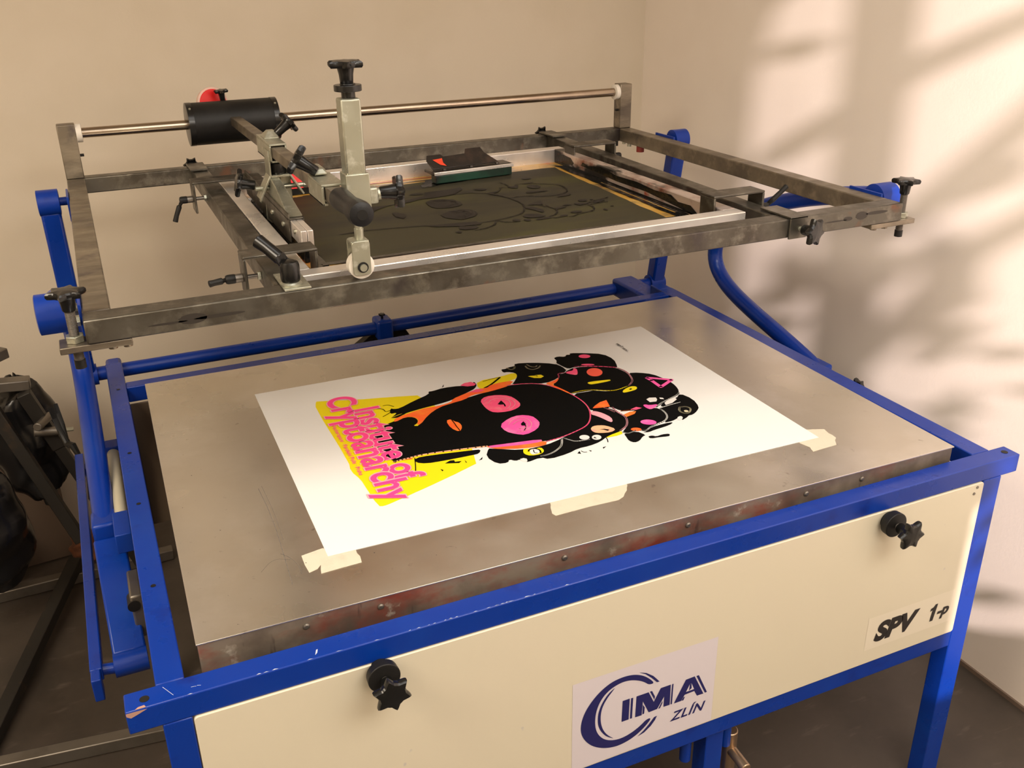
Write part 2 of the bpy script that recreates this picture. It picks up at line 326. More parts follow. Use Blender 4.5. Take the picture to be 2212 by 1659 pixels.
for P_ in ([(-.022, -.133), (-.010, -.156)], [(.014, -.150), (.021, -.151)], [(.022, -.150), (.027, -.152)]): cm.stroke(P_, .0006, (0, 0, .0003), X, Y, CHIP2)
cm.flat([(.186, -.158), (.190, -.147), (.1925, -.1465), (.190, -.154)], (0, 0, .0003), X, Y, CHIP2)
for a, b, yb in ((TX[0], TX[1], 1.15), (TX[2], TX[3], 1.03)):
    sr = MB().box(a, b, -0.1254, yb, -0.0386, 0).build('side_rail', BLUE, tb, bevel=0.002)
    for yy in (0.12, 0.40, 0.62, 0.97):
        if a < 0.5: MB().cyl((a + .02, yy, -0.0005), (a + .02, yy, 0.0005), 0.0042, n=14).build('bolt_hole', BLACKM, sr)
MB().box(TX[1], TX[2], 0.972, 1.0083, -0.0386, 0).build('back_rail', BLUE, tb, bevel=0.002)
MB().box(TX[2] + .001, TX[3] - .001, 1.03, 1.08, -0.0386, 0.0).build('end_lug', BLUE, tb, bevel=0.003)
for x0, x1 in ((TX[0], 0.0085), (1.5125, 1.561)):
    for y0, y1 in ((-0.1646, -0.125), (0.93, 0.972)):
        MB().box(x0, x1, y0, y1, -ZO, -0.0386).build('leg', BLUE, tb, bevel=0.002)
MB().box(0.0085, 1.5125, -0.1646, -0.1254, -0.4440, -0.4029).build('lower_front_rail', BLUE, tb, bevel=0.002)
MB().box(0.0085, 1.5125, 0.958, 0.964, -0.37, -0.0386).build('rear_panel', nmat('brown_panel', (.10, .07, .045), .6), tb, bevel=0.001)
MB().box(0.905, 0.945, -0.150, -0.110, -ZO, -0.444).build('centre_post', BLUE, tb, bevel=0.002)
for x in (0.872, 0.966):
    MB().cyl((x, -0.13, -0.52), (x, -0.13, -0.444), 0.011).build('pipe_stub', BLUE, tb)
MB().cyl((0.985, -0.12, -0.60), (0.985, -0.12, -0.50), 0.016).cyl((0.985, -0.13, -0.545), (0.985, -0.18, -0.55), 0.011).build('pipe_fitting', BRASS, tb, bevel=0.002)
# front panel with a rounded sheet edge, stickers and lettering lying on it
def rrect(x0, x1, y0, y1, r, n=5):
    P = []
    for cx, cy, a0 in ((x1 - r, y0 + r, -PI / 2), (x1 - r, y1 - r, 0), (x0 + r, y1 - r, PI / 2), (x0 + r, y0 + r, PI)):
        for k in range(n + 1): a = a0 + PI / 2 * k / n; P.append((cx + r * math.cos(a), cy + r * math.sin(a)))
    return P
mb = MB(); mb.prism(rrect(0.0098, 1.5115, -0.4025, -0.0392, 0.006), (0, -0.1674, 0), X, Z, (0, 0.028, 0))
fp = mb.build('front_panel', CREAM, tb, bevel=0.0012)
PY = -0.1674
LOGO = {'sticker':[(0.603,-0.2045),(0.897,-0.2054),(0.8986,-0.3936),(0.6013,-0.3871)],'C':[(0.7657,-0.2613),(0.7555,-0.2481),(0.7412,-0.2353),(0.7238,-0.2266),(0.7036,-0.2232),(0.682,-0.2252),(0.6658,-0.2319),(0.6497,-0.2433),(0.6337,-0.2611),(0.6227,-0.281),(0.6182,-0.3036),(0.6201,-0.3215),(0.6287,-0.3405),(0.6424,-0.3569),(0.6596,-0.3686),(0.6768,-0.3754),(0.6958,-0.3784),(0.7164,-0.3752),(0.7353,-0.3672),(0.7522,-0.3544),(0.7638,-0.3404),(0.7532,-0.3391),(0.7397,-0.3503),(0.721,-0.3594),(0.7021,-0.3633),(0.6849,-0.3611),(0.6693,-0.3536),(0.6571,-0.3407),(0.6492,-0.3239),(0.6465,-0.3038),(0.6482,-0.2818),(0.6551,-0.262),(0.6662,-0.2478),(0.6808,-0.2386),(0.699,-0.2343),(0.7158,-0.236),(0.7331,-0.2434),(0.7454,-0.2518),(0.7535,-0.2605)],'in1':[(0.6859,-0.2405),(0.6729,-0.2485),(0.6617,-0.2628),(0.6539,-0.2803),(0.6516,-0.3001),(0.654,-0.3183),(0.662,-0.335),(0.6725,-0.3481),(0.6882,-0.3585),(0.6759,-0.3476),(0.6653,-0.3325),(0.659,-0.3145),(0.6573,-0.2948),(0.6604,-0.2753),(0.6699,-0.2585),(0.6811,-0.2461)],'top2':[(0.7322,-0.2251),(0.7478,-0.2322),(0.7622,-0.244),(0.7761,-0.2615),(0.7709,-0.2614),(0.7589,-0.2475),(0.7462,-0.2344)],'bot2':[(0.7752,-0.3401),(0.7691,-0.3406),(0.7575,-0.3546),(0.7474,-0.3643),(0.7355,-0.3733),(0.7494,-0.3691),(0.763,-0.3588),(0.7713,-0.3484)],'I':[(0.7014,-0.2773),(0.7158,-0.2772),(0.7152,-0.3248),(0.7007,-0.3247)],'I2':[(0.7184,-0.2777),(0.7227,-0.278),(0.7221,-0.3247),(0.7178,-0.3245)],'M':[(0.7295,-0.2778),(0.7544,-0.2779),(0.7663,-0.3045),(0.7796,-0.278),(0.8007,-0.278),(0.801,-0.3249),(0.7876,-0.3245),(0.788,-0.3004),(0.7744,-0.3241),(0.7568,-0.325),(0.7432,-0.2945),(0.7421,-0.3259),(0.7285,-0.3253)],'M2':[(0.757,-0.2774),(0.7614,-0.2777),(0.7682,-0.2928),(0.7674,-0.3001)],'M3':[(0.8034,-0.2784),(0.8064,-0.2782),(0.8058,-0.3248),(0.8028,-0.3248)],'M4':[(0.7435,-0.3023),(0.7479,-0.3098),(0.7472,-0.3241),(0.7437,-0.3246)],'M5':[(0.7849,-0.3089),(0.7849,-0.3147),(0.7806,-0.3246),(0.7767,-0.3247)],'A':[(0.8327,-0.2789),(0.8516,-0.2782),(0.8741,-0.3267),(0.8597,-0.3261),(0.8533,-0.3128),(0.8325,-0.3137),(0.8252,-0.3255),(0.81,-0.3254)],'Ah':[(0.8418,-0.2929),(0.8453,-0.2913),(0.852,-0.3075),(0.8348,-0.3077)],'A2':[(0.8552,-0.2786),(0.8606,-0.2787),(0.8818,-0.3257),(0.8772,-0.3259)],'A3':[(0.8302,-0.3186),(0.8334,-0.3185),(0.8306,-0.3257),(0.8261,-0.3253)]}
mb = MB(); mb.sheet = True
mb.add([(x, PY - .0004, z) for x, z in ((0.602, -0.3995), (0.897, -0.3995), (0.897, -0.2048), (0.602, -0.2048))], [(0, 1, 2, 3)], STICK)
for k, P in LOGO.items():
    if k in ('sticker', 'A', 'Ah'): continue
    P2 = chaikin(P, True, 2) if len(P) > 14 else P
    mb.flat(P2, (0, PY - .0008, 0), X, Z, NAVY)
mb.flat(LOGO['A'], (0, PY - .0008, 0), X, Z, NAVY); mb.flat(LOGO['Ah'], (0, PY - .0011, 0), X, Z, STICK)
mb.flat([LOGO['Ah'][0], LOGO['Ah'][1], (LOGO['Ah'][1][0] + .001, LOGO['Ah'][1][1] - .012), (LOGO['Ah'][0][0] - .001, LOGO['Ah'][0][1] - .014)], (0, PY - .0013, 0), X, Z, NAVY)
mb.text('ZLÍN', (0.8035, PY - .0009, -0.3655), X, Z, 0.0290, NAVY, width=0.077, shear=0.35, bold=0.0006, space=1.1)
mb.build('logo_sticker', STICK, fp, smooth=False, label='pale lilac sticker printed with a navy CIMA ZLÍN logo')
mb = MB(); mb.sheet = True
mb.add([(x, PY - .0003, z) for x, z in ((1.262, -0.368), (1.492, -0.368), (1.492, -0.288), (1.262, -0.288))], [(0, 1, 2, 3)], STICK2)
mb.text('SPV', (1.2835, PY - .0008, -0.3500), X, Z, 0.0600, BLACKPRINT, width=0.117, shear=0.25, bold=0.0034)
mb.flat([(1.4335, -.3515), (1.4425, -.3515), (1.4495, -.3105), (1.4435, -.3105), (1.4385, -.3165), (1.4320, -.3185), (1.4305, -.3255), (1.4370, -.3235)], (0, PY - .0008, 0), X, Z, BLACKPRINT)
mb.text('-p', (1.4515, PY - .0008, -0.3435), X, Z, 0.0370, BLACKPRINT, width=0.033, shear=0.25, bold=0.0016)
mb.build('model_lettering', STICK2, fp, smooth=False, label='black slanted lettering reading SPV 1-p')
for x, z in ((1.494, -0.047), (1.488, -0.060)):
    MB().cyl((x, PY + .001, z), (x, PY - .0012, z), 0.003, n=12).build('panel_screw', OLDST, fp)
# two adjusting knobs on the front panel
for x, z, rt in ((0.2765, -0.0510, 0.35), (1.2655, -0.0590, 0.1)):
    k = MB().lathe((x, PY + .003, z), -Y, [(0, .017), (.010, .017), (.011, .024), (.026, .025), (.027, .021)], 32).build('adjusting_knob_collar', BLACKM, tb, bevel=.001)
    MB().cyl((x, PY - .026, z), (x, PY - .042, z), 0.0060).build('spindle', OLDST, k)
    star_knob((x, PY - .030, z), -Y, k, R=0.030, stem=0.024, thick=0.011, rot=rt)
# the vacuum top: thin sheet on a stained box
cr, sr_ = math.cos(-0.0163), math.sin(-0.0163)
def T(a, b, z): return (a * cr - b * sr_, a * sr_ + b * cr, z)
def tbox(mb, a0, a1, b0, b1, z0, z1, mat=None): return mb.hexa([T(a0, b0, z0), T(a1, b0, z0), T(a1, b1, z0), T(a0, b1, z0), T(a0, b0, z1), T(a1, b0, z1), T(a1, b1, z1), T(a0, b1, z1)], mat)
pl = tbox(MB(), 0.0326, 1.4718, -0.0935, 0.916, 0.0226, 0.025).build('metal_top_sheet', PLATE, tb, bevel=0.0005)
PENC = nmat('pencil_graphite', (.16, .14, .12), .6)
for L_, w_ in (([(0.1961, 0.3151), (0.1994, 0.2155), (0.1959, 0.12), (0.1921, 0.0549), (0.1887, -0.0086)], .0012), ([(0.2032, 0.3211), (0.2061, 0.2208), (0.2023, 0.1247)], .0007), ([(0.1891, 0.084), (0.2031, 0.0641), (0.2096, 0.0323), (0.208, 0.0121)], .0008), ([(.150, .045), (.175, .075), (.200, .060)], .0006)):
    pm = MB(); pm.sheet = True; pm.stroke(chaikin(L_, False, 2), w_, (0, 0, .02508), X, Y, PENC); pm.build('pencil_line', PENC, pl, smooth=False)
for x_, y_, r_ in ((.2211, .0395, .0012), (.33, .02, .0014), (.62, .012, .0009), (.42, -.03, .0009), (.11, .20, .0012), (.09, .42, .0012)):
    pm = MB(); pm.sheet = True; pm.flat([(x_ + r_ * math.cos(k), y_ + r_ * math.sin(k)) for k in range(6)], (0, 0, .0256 if y_ > .03 and x_ > .2 else .02508), X, Y, PENC); pm.build('ink_speck', PENC, pl, smooth=False)
bx = tbox(MB(), 0.0345, 1.4700, -0.0915, 0.914, -0.055, 0.0222).build('vacuum_box', PLATE_SIDE, tb, bevel=0.002)
for a in (0.19, 0.305, 1.115, 1.245, 0.62, 0.86):
    p = Vector(T(a, -0.0915, 0.006)); MB().lathe(p, -Y, [(0, .0052), (.002, .0052), (.0035, .003)], 14).build('box_screw', OLDST, bx)
# outer side bar, lower pivot and cream gas strut on the left
ob_ = MB().bar((-0.129, 1.06, -0.20), (-0.128, 0.20, -0.203), 0.020, 0.026).build('outer_side_bar', BLUE, tb, bevel=0.002)
MB().box(-0.137, -0.121, 0.170, 0.20, -0.235, -0.19).build('bar_end_plate', BLUE, ob_, bevel=0.002)
MB().bar((-0.129, 1.0, -0.205), (0.0, 1.0, -0.205), 0.03, 0.02).build('bar_bracket', BLUE, ob_, bevel=0.002)
gs = MB().cyl((-0.045, 0.76, -0.062), (-0.045, 0.47, -0.058), 0.0125).lathe((-0.045, .76, -.062), Y, [(0, .0125), (.02, .008), (.03, .004)], 18).build('gas_strut', CREAMT, tb)
MB().box(-0.062, -0.032, 0.38, 0.47, -0.085, -0.045).build('strut_block', BLUE, tb, bevel=0.002)
MB().box(-0.062, -0.0309, 0.76, 0.80, -0.085, -0.045).build('strut_block', BLUE, tb, bevel=0.002)
vb = MB().box(-0.055, -0.033, 0.27, 0.36, -0.20, -0.11).build('air_valve', OLDST, tb, bevel=0.004)
MB().box(-0.0555, -0.0445, 0.30, 0.35, -0.165, -0.150).build('red_band', RED, vb)
MB().cyl((-0.05, 0.30, -0.13), (-0.05, 0.268, -0.13), 0.011).build('air_port', BLACKM, vb)
# black knob at the right-hand rail
star_knob((1.5607, 0.257, -0.022), (1, 0, 0.15), tb, R=0.022, stem=0.014, thick=0.010, name='side_knob')

# ================================================================ lifting linkage
ll = thing('lifting_linkage', 'dark blue cross bar with upright rear arms and bent front arms beside the table', 'lifting linkage', (0.76, 1.26, -0.068))
MB().cyl((-0.085, 1.27, -0.068), (1.66, 1.27, -0.068), 0.0185).build('cross_bar', BLUE, ll)
for xc, s in ((-0.0805, -1), (1.655, 1)):
    a = MB().bar((xc, 1.185, 0.39), (xc, 1.272, -0.075), 0.044, 0.044, up=(0, 1, 0)).build('rear_arm', BLUE, ll, bevel=0.006)
    MB().lathe((xc - .024, 1.18, .408), X, [(0, .026), (.001, .030), (.047, .030), (.048, .026)], 32).build('pivot_sleeve', BLUE, a)
    MB().lathe((xc - .026, 1.27, -.068), X, [(0, .028), (.052, .028)], 28).build('lower_sleeve', BLUE, a)
for x0, x1, y0 in ((TX[0], TX[1], 1.15), (1.50, 1.575, 1.08)):
    MB().box(x0, x1, y0 + .001, 1.285, -0.092, -0.035).build('bearing_block', BLUE, ll, bevel=0.008)
mb = MB(); mb.box(0.700, 0.748, 1.238, 1.300, -0.100, -0.038)
cb = mb.build('centre_collar', BLUE, ll, bevel=0.008)
star_knob((0.722, 1.262, -0.040), Z, cb, R=0.010, stem=0.012, thick=0.005, name='collar_knob')
MB().hexa([(0.60, 1.30, -.16), (0.84, 1.30, -.16), (0.84, 1.33, -.16), (0.60, 1.33, -.16), (0.70, 1.27, -.08), (0.79, 1.27, -.08), (0.79, 1.30, -.08), (0.70, 1.30, -.08)]).build('spring_bracket', DARKST, ll, bevel=0.002)
# bent front arms
SIDEPATH = [(.35, .405), (.44, .390), (.60, .350), (.76, .295), (.87, .240), (.940, .180), (.965, .125), (.955, .080), (.915, .043), (.85, .015), (.75, -.012), (.64, -.037), (.53, -.065), (.49, -.078)]
def smooth_path(P, it=2):
    for _ in range(it): P = chaikin(P, False, 1)
    return P
for xc, side in ((-0.0775, -1), (1.660, 1)):
    la = MB().tube([(xc, y, z) for y, z in smooth_path(SIDEPATH)], 0.0215, 24).build('front_arm', BLUE, ll, label='bent blue tubular arm')
    MB().lathe((xc - .026, .35, .402), X, [(0, .029), (.0015, .033), (.051, .033), (.052, .029)], 36).build('pivot_sleeve', BLUE, la)
    MB().lathe((xc - side * .026, .35, .402), (side * -1, 0, 0), [(0, .011), (abs(xc - (-.0354 if side < 0 else 1.6024)) - .026, .011)], 16).build('pivot_pin', ZINC, la)
    j = MB().box(xc - .024, xc + .024, .455, .515, -.112, -.058).build('arm_joint', BLUE, la, bevel=.006)
    MB().bar((xc + .002, .46, -.100), (xc + .006, .235, -.205), .056, .030).build('arm_block', BLUE, la, bevel=.004)
    MB().lathe((xc - .022, .222, -.210), X, [(0, .021), (.056, .021)], 28).build('end_sleeve', BLUE, la)
    MB().cyl((xc - .022 * (1 if side < 0 else -1), .22, -.212), (xc + side * .046, .22, -.208), .010, n=16).build('end_spindle', BLUE, la)

# ================================================================ steel screen carrier
UX0, UX1, UX2, UX3 = -0.0354, 0.0067, 1.5625, 1.6024; UY0, UY1, UY2, UY3 = 0.2290, 0.2737, 1.3700, 1.4100; UZ, UB = 0.4209, 0.3820
ca = thing('screen_carrier', 'raw steel rectangular lifting frame with rear uprights and round guide shaft', 'screen carrier', (0.78, 0.82, UB))
fbm_ = MB().box(UX0, UX3, UY0, UY1, UB, UZ).build('front_beam', STEEL, ca, bevel=0.0025)
STN = nmat('dark_oil_stain', (.055, .048, .042), .4, .6)
def oval(cx, cz, rx, rz): return [(cx + rx * math.cos(k * PI / 12) * (1 + .08 * math.sin(3 * k)), cz + rz * math.sin(k * PI / 12)) for k in range(24)]
for P_ in (oval(.123, .3995, .022, .0085), oval(.165, .3985, .040, .0028), oval(.085, .3975, .030, .0018), oval(1.489, .4065, .016, .0085), oval(1.530, .4085, .030, .0035), oval(1.452, .4035, .012, .0045), oval(1.42, .4020, .03, .0015)):
    stn = MB(); stn.sheet = True; stn.flat(P_, (0, UY0 - .0004, 0), X, Z, STN); stn.build('oil_stain', STN, fbm_, smooth=False)
MB().box(UX0, UX3, UY2, UY3, UB, UZ).build('rear_beam', STEEL, ca, bevel=0.0025)
MB().box(UX0, UX1, UY1, UY2, UB, UZ).build('side_beam', STEEL2, ca, bevel=0.0025)
MB().box(UX2, UX3, UY1, UY2, UB, UZ).build('side_beam', STEEL2, ca, bevel=0.0025)
for a, b in ((UX0, UX1), (UX2, UX3)):
    up_ = MB().box(a, b, UY2, UY3, UZ, UZ + .1325).build('upright', STEEL2, ca, bevel=0.002)
    xx = b if a < 0.5 else a; s = 1 if a < .5 else -1
    MB().cyl((xx, 1.385, UZ + .055), (xx + s * .009, 1.385, UZ + .055), .0035, n=12).build('stop_screw', BLACKM, up_)
MB().cyl((UX1 + .006, 1.389, .5295), (UX2 - .006, 1.389, .5295), 0.0125, n=32).build('guide_shaft', SHAFT, ca)
for x0, s in ((UX1 + .0005, 1), (UX2 - .0005, -1)):
    MB().lathe((x0, 1.389, .5295), (s, 0, 0), [(0, .0225), (.0125, .0225), (.0135, .0205)], 32).build('nylon_collar', NYLON, ca)
# bolts under the rear right corner
for x, y, r, h, m_ in ((1.566, 1.392, .005, .018, BLACKM), (1.570, 1.352, .006, .006, ZINC), (1.573, 1.325, .007, .010, ZINC), (1.578, 1.268, .012, .018, nmat('dark_red_cap', (.22, .02, .012), .5))):
    MB().cyl((x, y, UB - h), (x, y, UB), r, n=16).build('corner_bolt', m_, ca)
# pivot flanges
for xs, s in ((UX0, -1), (UX3, 1)):
    for yc in (.35, 1.18):
        MB().box(min(xs, xs + s * .005), max(xs, xs + s * .005), yc - .055, yc + .045, UB - .012, UZ + .006).build('pivot_flange', BLUE, ca, bevel=.001)
    MB().lathe((xs + s * .005, .30, .400), (s, 0, 0), [(0, .009), (.010, .009)], 6).build('flange_bolt', ZINC, ca)
    MB().cyl((xs + s * .004, 1.18, .408), (-.0575 if s < 0 else 1.632, 1.18, .408), .010, n=16).build('pivot_pin', BLUE, ca)
# stop plates with long adjusting screws at the front corners
for xs, s in ((-0.0515, -1), (1.629, 1)):
    x0, x1 = ((-.0755, .0292) if s < 0 else (1.5233, 1.6468))
    sp = MB().box(x0, x1, .232, .277, .3705, .3815).build('stop_plate', ZINC if False else STEEL2, ca, bevel=.0015)
    for xb in ((.0, .022) if s < 0 else (1.545, 1.575)): MB().lathe((xb, .248, .3705), -Z, [(0, .008), (.006, .007)], 12).build('weld_bead', STEEL2, sp)
    mb = MB(); prof = []
    zz = .345
    while zz < .445: prof += [(zz - .345, .0066), (zz - .345 + .0010, .0078), (zz - .345 + .0020, .0066)]; zz += .0021
    mb.lathe((xs, .256, .345), Z, [(0, .004)] + prof, 18)
    sc_ = mb.build('adjusting_screw', OLDST, ca)
    hexnut((xs, .256, .3816), Z, .0145, .011, sc_, 'lock_nut')
    MB().cyl((xs, .256, .338), (xs, .256, .352), .0085).build('screw_tip', BLACKM, sc_)
    star_knob((xs, .256, .432), Z, sc_, R=.030, stem=.024, thick=.009, name='screw_knob', rot=.3)

# ================================================================ sliding clamp bars
def clamp_bar(xc_f, xc_b, side, label):
    """side -1: left bar (screws on its left), +1: right bar"""
    t = thing('clamp_bar', label, 'clamp bar', (xc_f, .8, UB), 'clamp bars holding the screen')
    y0, y1 = UY1 + .001, UY2 - .001
    MB().bar((xc_f, y0, .401), (xc_b, y1, .401), .040, .038).build('bar_tube', STEEL, t, bevel=.002)
    # hook plates over the beams
    hx = xc_f + (.012 if side > 0 else .008)
    hp = MB().box(hx - .020, hx + .024, UY0 - .001 if side < 0 else UY0 - .006, UY1 + .05, UZ + .0005, UZ + .0045).build('front_hook_plate', ZINC if side < 0 else STEEL, t, bevel=.001)
    if side > 0:
        MB().box(hx - .020, hx + .024, UY0 - .006, UY0 - .001, UB - .002, UZ + .0044).build('hook_flange', STEEL, hp, bevel=.001)
        MB().cyl((hx + .006, UY0 - .006, .400), (hx + .006, UY0 - .018, .400), .005, n=14).build('thread', ZINC, hp)
        star_knob((hx + .006, UY0 - .014, .400), (.35, -1, 0), t, R=.030, stem=.022, thick=.012, name='hook_knob', rot=.2)
    else:
        MB().lathe((hx - .004, .252, UZ + .0045), Z, [(0, .018), (.003, .018), (.006, .014)], 24).build('washer', ZINC, hp)
        lever((hx - .004, .252, UZ + .010), Z, (-.45, .52, .38), t, L=.068, r=.0165, h=.034, name='hook_lever', mat=BLACK)
    bx_ = xc_b
    hb_ = MB().box(bx_ - .026, bx_ + .018, 1.318, UY3 + .004, UZ + .0005, UZ + .0055).box(bx_ - .026, bx_ + .018, UY3 + .0005, UY3 + .005, UB, UZ + .0055).build('rear_hook_plate', STEEL, t, bevel=.001)
    star_knob((bx_ - .01, UY3 + .005, UZ - .006), (0, 1, .3), t, R=.022, stem=.012, thick=.008, name='rear_knob')
    # U clamps straddling bar and screen side
    for yc, uw in ((.403, .052), (1.085 if side < 0 else 1.075, .055)):
        f = (yc - y0) / (y1 - y0); xc = xc_f + (xc_b - xc_f) * f
        if side < 0: xl, xr = xc - .052, xc + .080
        else: xl, xr = xc - .090, xc + .042
        if side < 0 and yc > 1: xr += .01
        z1 = .4455
        u = MB().box(xl, xr, yc - uw / 2, yc + uw / 2, z1 - .005, z1).box(xl, xl + .005, yc - uw / 2, yc + uw / 2, (.388 if side > 0 else .372), z1 - .005).box(xr - .005, xr, yc - uw / 2, yc + uw / 2, (.388 if side < 0 else .372), z1 - .005)
        u = u.build('screen_clamp', STEEL, t, bevel=.0015)
        xs = xl if side < 0 else xr
        s = -1 if side < 0 else 1
        pd = xc + s * .0205
        MB().cyl((xs + s * .018, yc, .402), (pd + s * .001, yc, .402), .0042, n=14).build('clamp_screw', OLDST, u)
        MB().cyl((pd + s * .006, yc, .402), (pd + s * .0005, yc, .402), .008, n=6).build('screw_pad', ZINC, u)
        MB().cyl((xs + s * .001, yc, .402), (xs + s * .014, yc, .402), .008, n=16).build('spacer', OLDST, u)
        if side < 0 and yc > 1: lever((xs - .012, yc, .402), (-1, 0, 0), (-.35, -.1, -.95), u, L=.052, r=.0085, h=.018)
        elif side < 0: lever((xs - .012, yc, .402), (-1, 0, 0), (-.90, -.2, -.05), u, L=.030, r=.0085, h=.018)
        elif yc > 1: lever((xs + .012, yc, .402), (1, 0, 0), (.5, 0, -.8), u, L=.05, r=.0085, h=.018)
        else: lever((xs + .012, yc, .402), (1, 0, 0), (.75, .2, .42), u, L=.072, r=.0085, h=.018)
    return t
clamp_bar(0.2835, 0.2850, -1, 'left steel clamp bar with a black clamping lever at its front end')
clamp_bar(1.3040, 1.3290, 1, 'right steel clamp bar with a star knob hooked over the front beam')

# ================================================================ the printing screen
ps = thing('printing_screen', 'aluminium framed mesh screen coated with black ink and a faint face design', 'printing screen', (0.78, 0.75, 0.381))
AX = (0.3060, 0.3400, 1.2280, 1.2610); AY = (0.3150, 0.3520, 1.1500, 1.1860); AZ0, AZ1 = 0.381, 0.4200
sk = 0.018
def S(x, y, z): return (x, y + (x - .78) * sk, z)
def sbox(x0, x1, y0, y1, z0, z1, mb=None, mat=None):
    return (mb or MB()).hexa([S(x0, y0, z0), S(x1, y0, z0), S(x1, y1, z0), S(x0, y1, z0), S(x0, y0, z1), S(x1, y0, z1), S(x1, y1, z1), S(x0, y1, z1)], mat)
sbox(AX[0], AX[3], AY[0], AY[1], AZ0, AZ1).build('frame_side', ALU, ps, bevel=.002, label='bright aluminium frame bar at the front')
sbox(AX[0], AX[3], AY[2], AY[3], AZ0, AZ1).build('frame_side', ALU, ps, bevel=.002)
sbox(AX[0], AX[1], AY[1], AY[2], AZ0, AZ1).build('frame_side', ALU, ps, bevel=.002)
sbox(AX[2], AX[3], AY[1], AY[2], AZ0, AZ1).build('frame_side', ALU_INK, ps, bevel=.002, label='aluminium frame bar smeared with black ink')
zz = .3835
mb = MB(); mb.sheet = True
mb.add([S(x, y, zz) for x, y in ((AX[1], AY[1]), (AX[2], AY[1]), (AX[2], AY[2]), (AX[1], AY[2]))], [(0, 1, 2, 3)], EMUL)
def wob(P, n=14, a=.004):
    out = []
    for i, p in enumerate(P):
        q = P[(i + 1) % len(P)]
        for k in range(n): t_ = k / n; out.append((p[0] + (q[0] - p[0]) * t_ + random.uniform(-a, a), p[1] + (q[1] - p[1]) * t_ + random.uniform(-a, a)))
    return out
def fl(P, dz, m_): mb.flat(P, (0, 0, zz + dz), (1, sk, 0), Y, m_)
mb2z = -0.78 * sk
def fl(P, dz, m_): mb.flat([(x, y) for x, y in P], (0, mb2z, zz + dz), (1, sk, 0), Y, m_)
fl(wob([(.345, .360), (.400, .360), (.405, 1.10), (.345, 1.12)], 14, .004), .0003, INKW)
fl(wob([(.400, .480), (1.166, .470), (1.194, 1.085), (.500, 1.080), (.400, 1.05)], 16, .003), .0006, FAB)
fl(wob([(.46, .415), (1.19, .415), (1.20, .470), (.42, .482)], 16, .004), .0004, nmat('brown_ink_film', (.05, .035, .025), .35, noise=[((.16, .09, .02), 10, .55, .65, 5)]))
fl(wob([(.39, .474), (.70, .472), (1.21, .458), (1.212, .470), (.70, .486), (.39, .490)], 18, .0018), .0014, INKW)
fl(wob([(.395, 1.080), (.80, 1.090), (1.10, 1.092), (1.10, 1.097), (.80, 1.104), (.395, 1.098)], 18, .002), .0010, INKW)
fl(wob([(.78, 1.015), (1.03, 1.07), (1.05, 1.10), (.82, 1.10)], 8, .004), .0012, INKW)
fl(wob([(1.190, .47), (1.228, .47), (1.228, 1.09), (1.205, 1.10)], 22, .0030), .0012, INKW)
fl(wob([(1.205, .50), (1.208, .50), (1.214, .85), (1.211, .85)], 12, .0012), .0016, EMUL)
fl(wob([(.40, 1.126), (.85, 1.126), (.85, 1.134), (.40, 1.134)], 10, .002), .0010, nmat('red_ink_line', (.5, .05, .03), .3))
fl(wob([(.36, .40), (.37, .40), (.385, .80), (.375, .95)], 10, .003), .0010, EMUL)
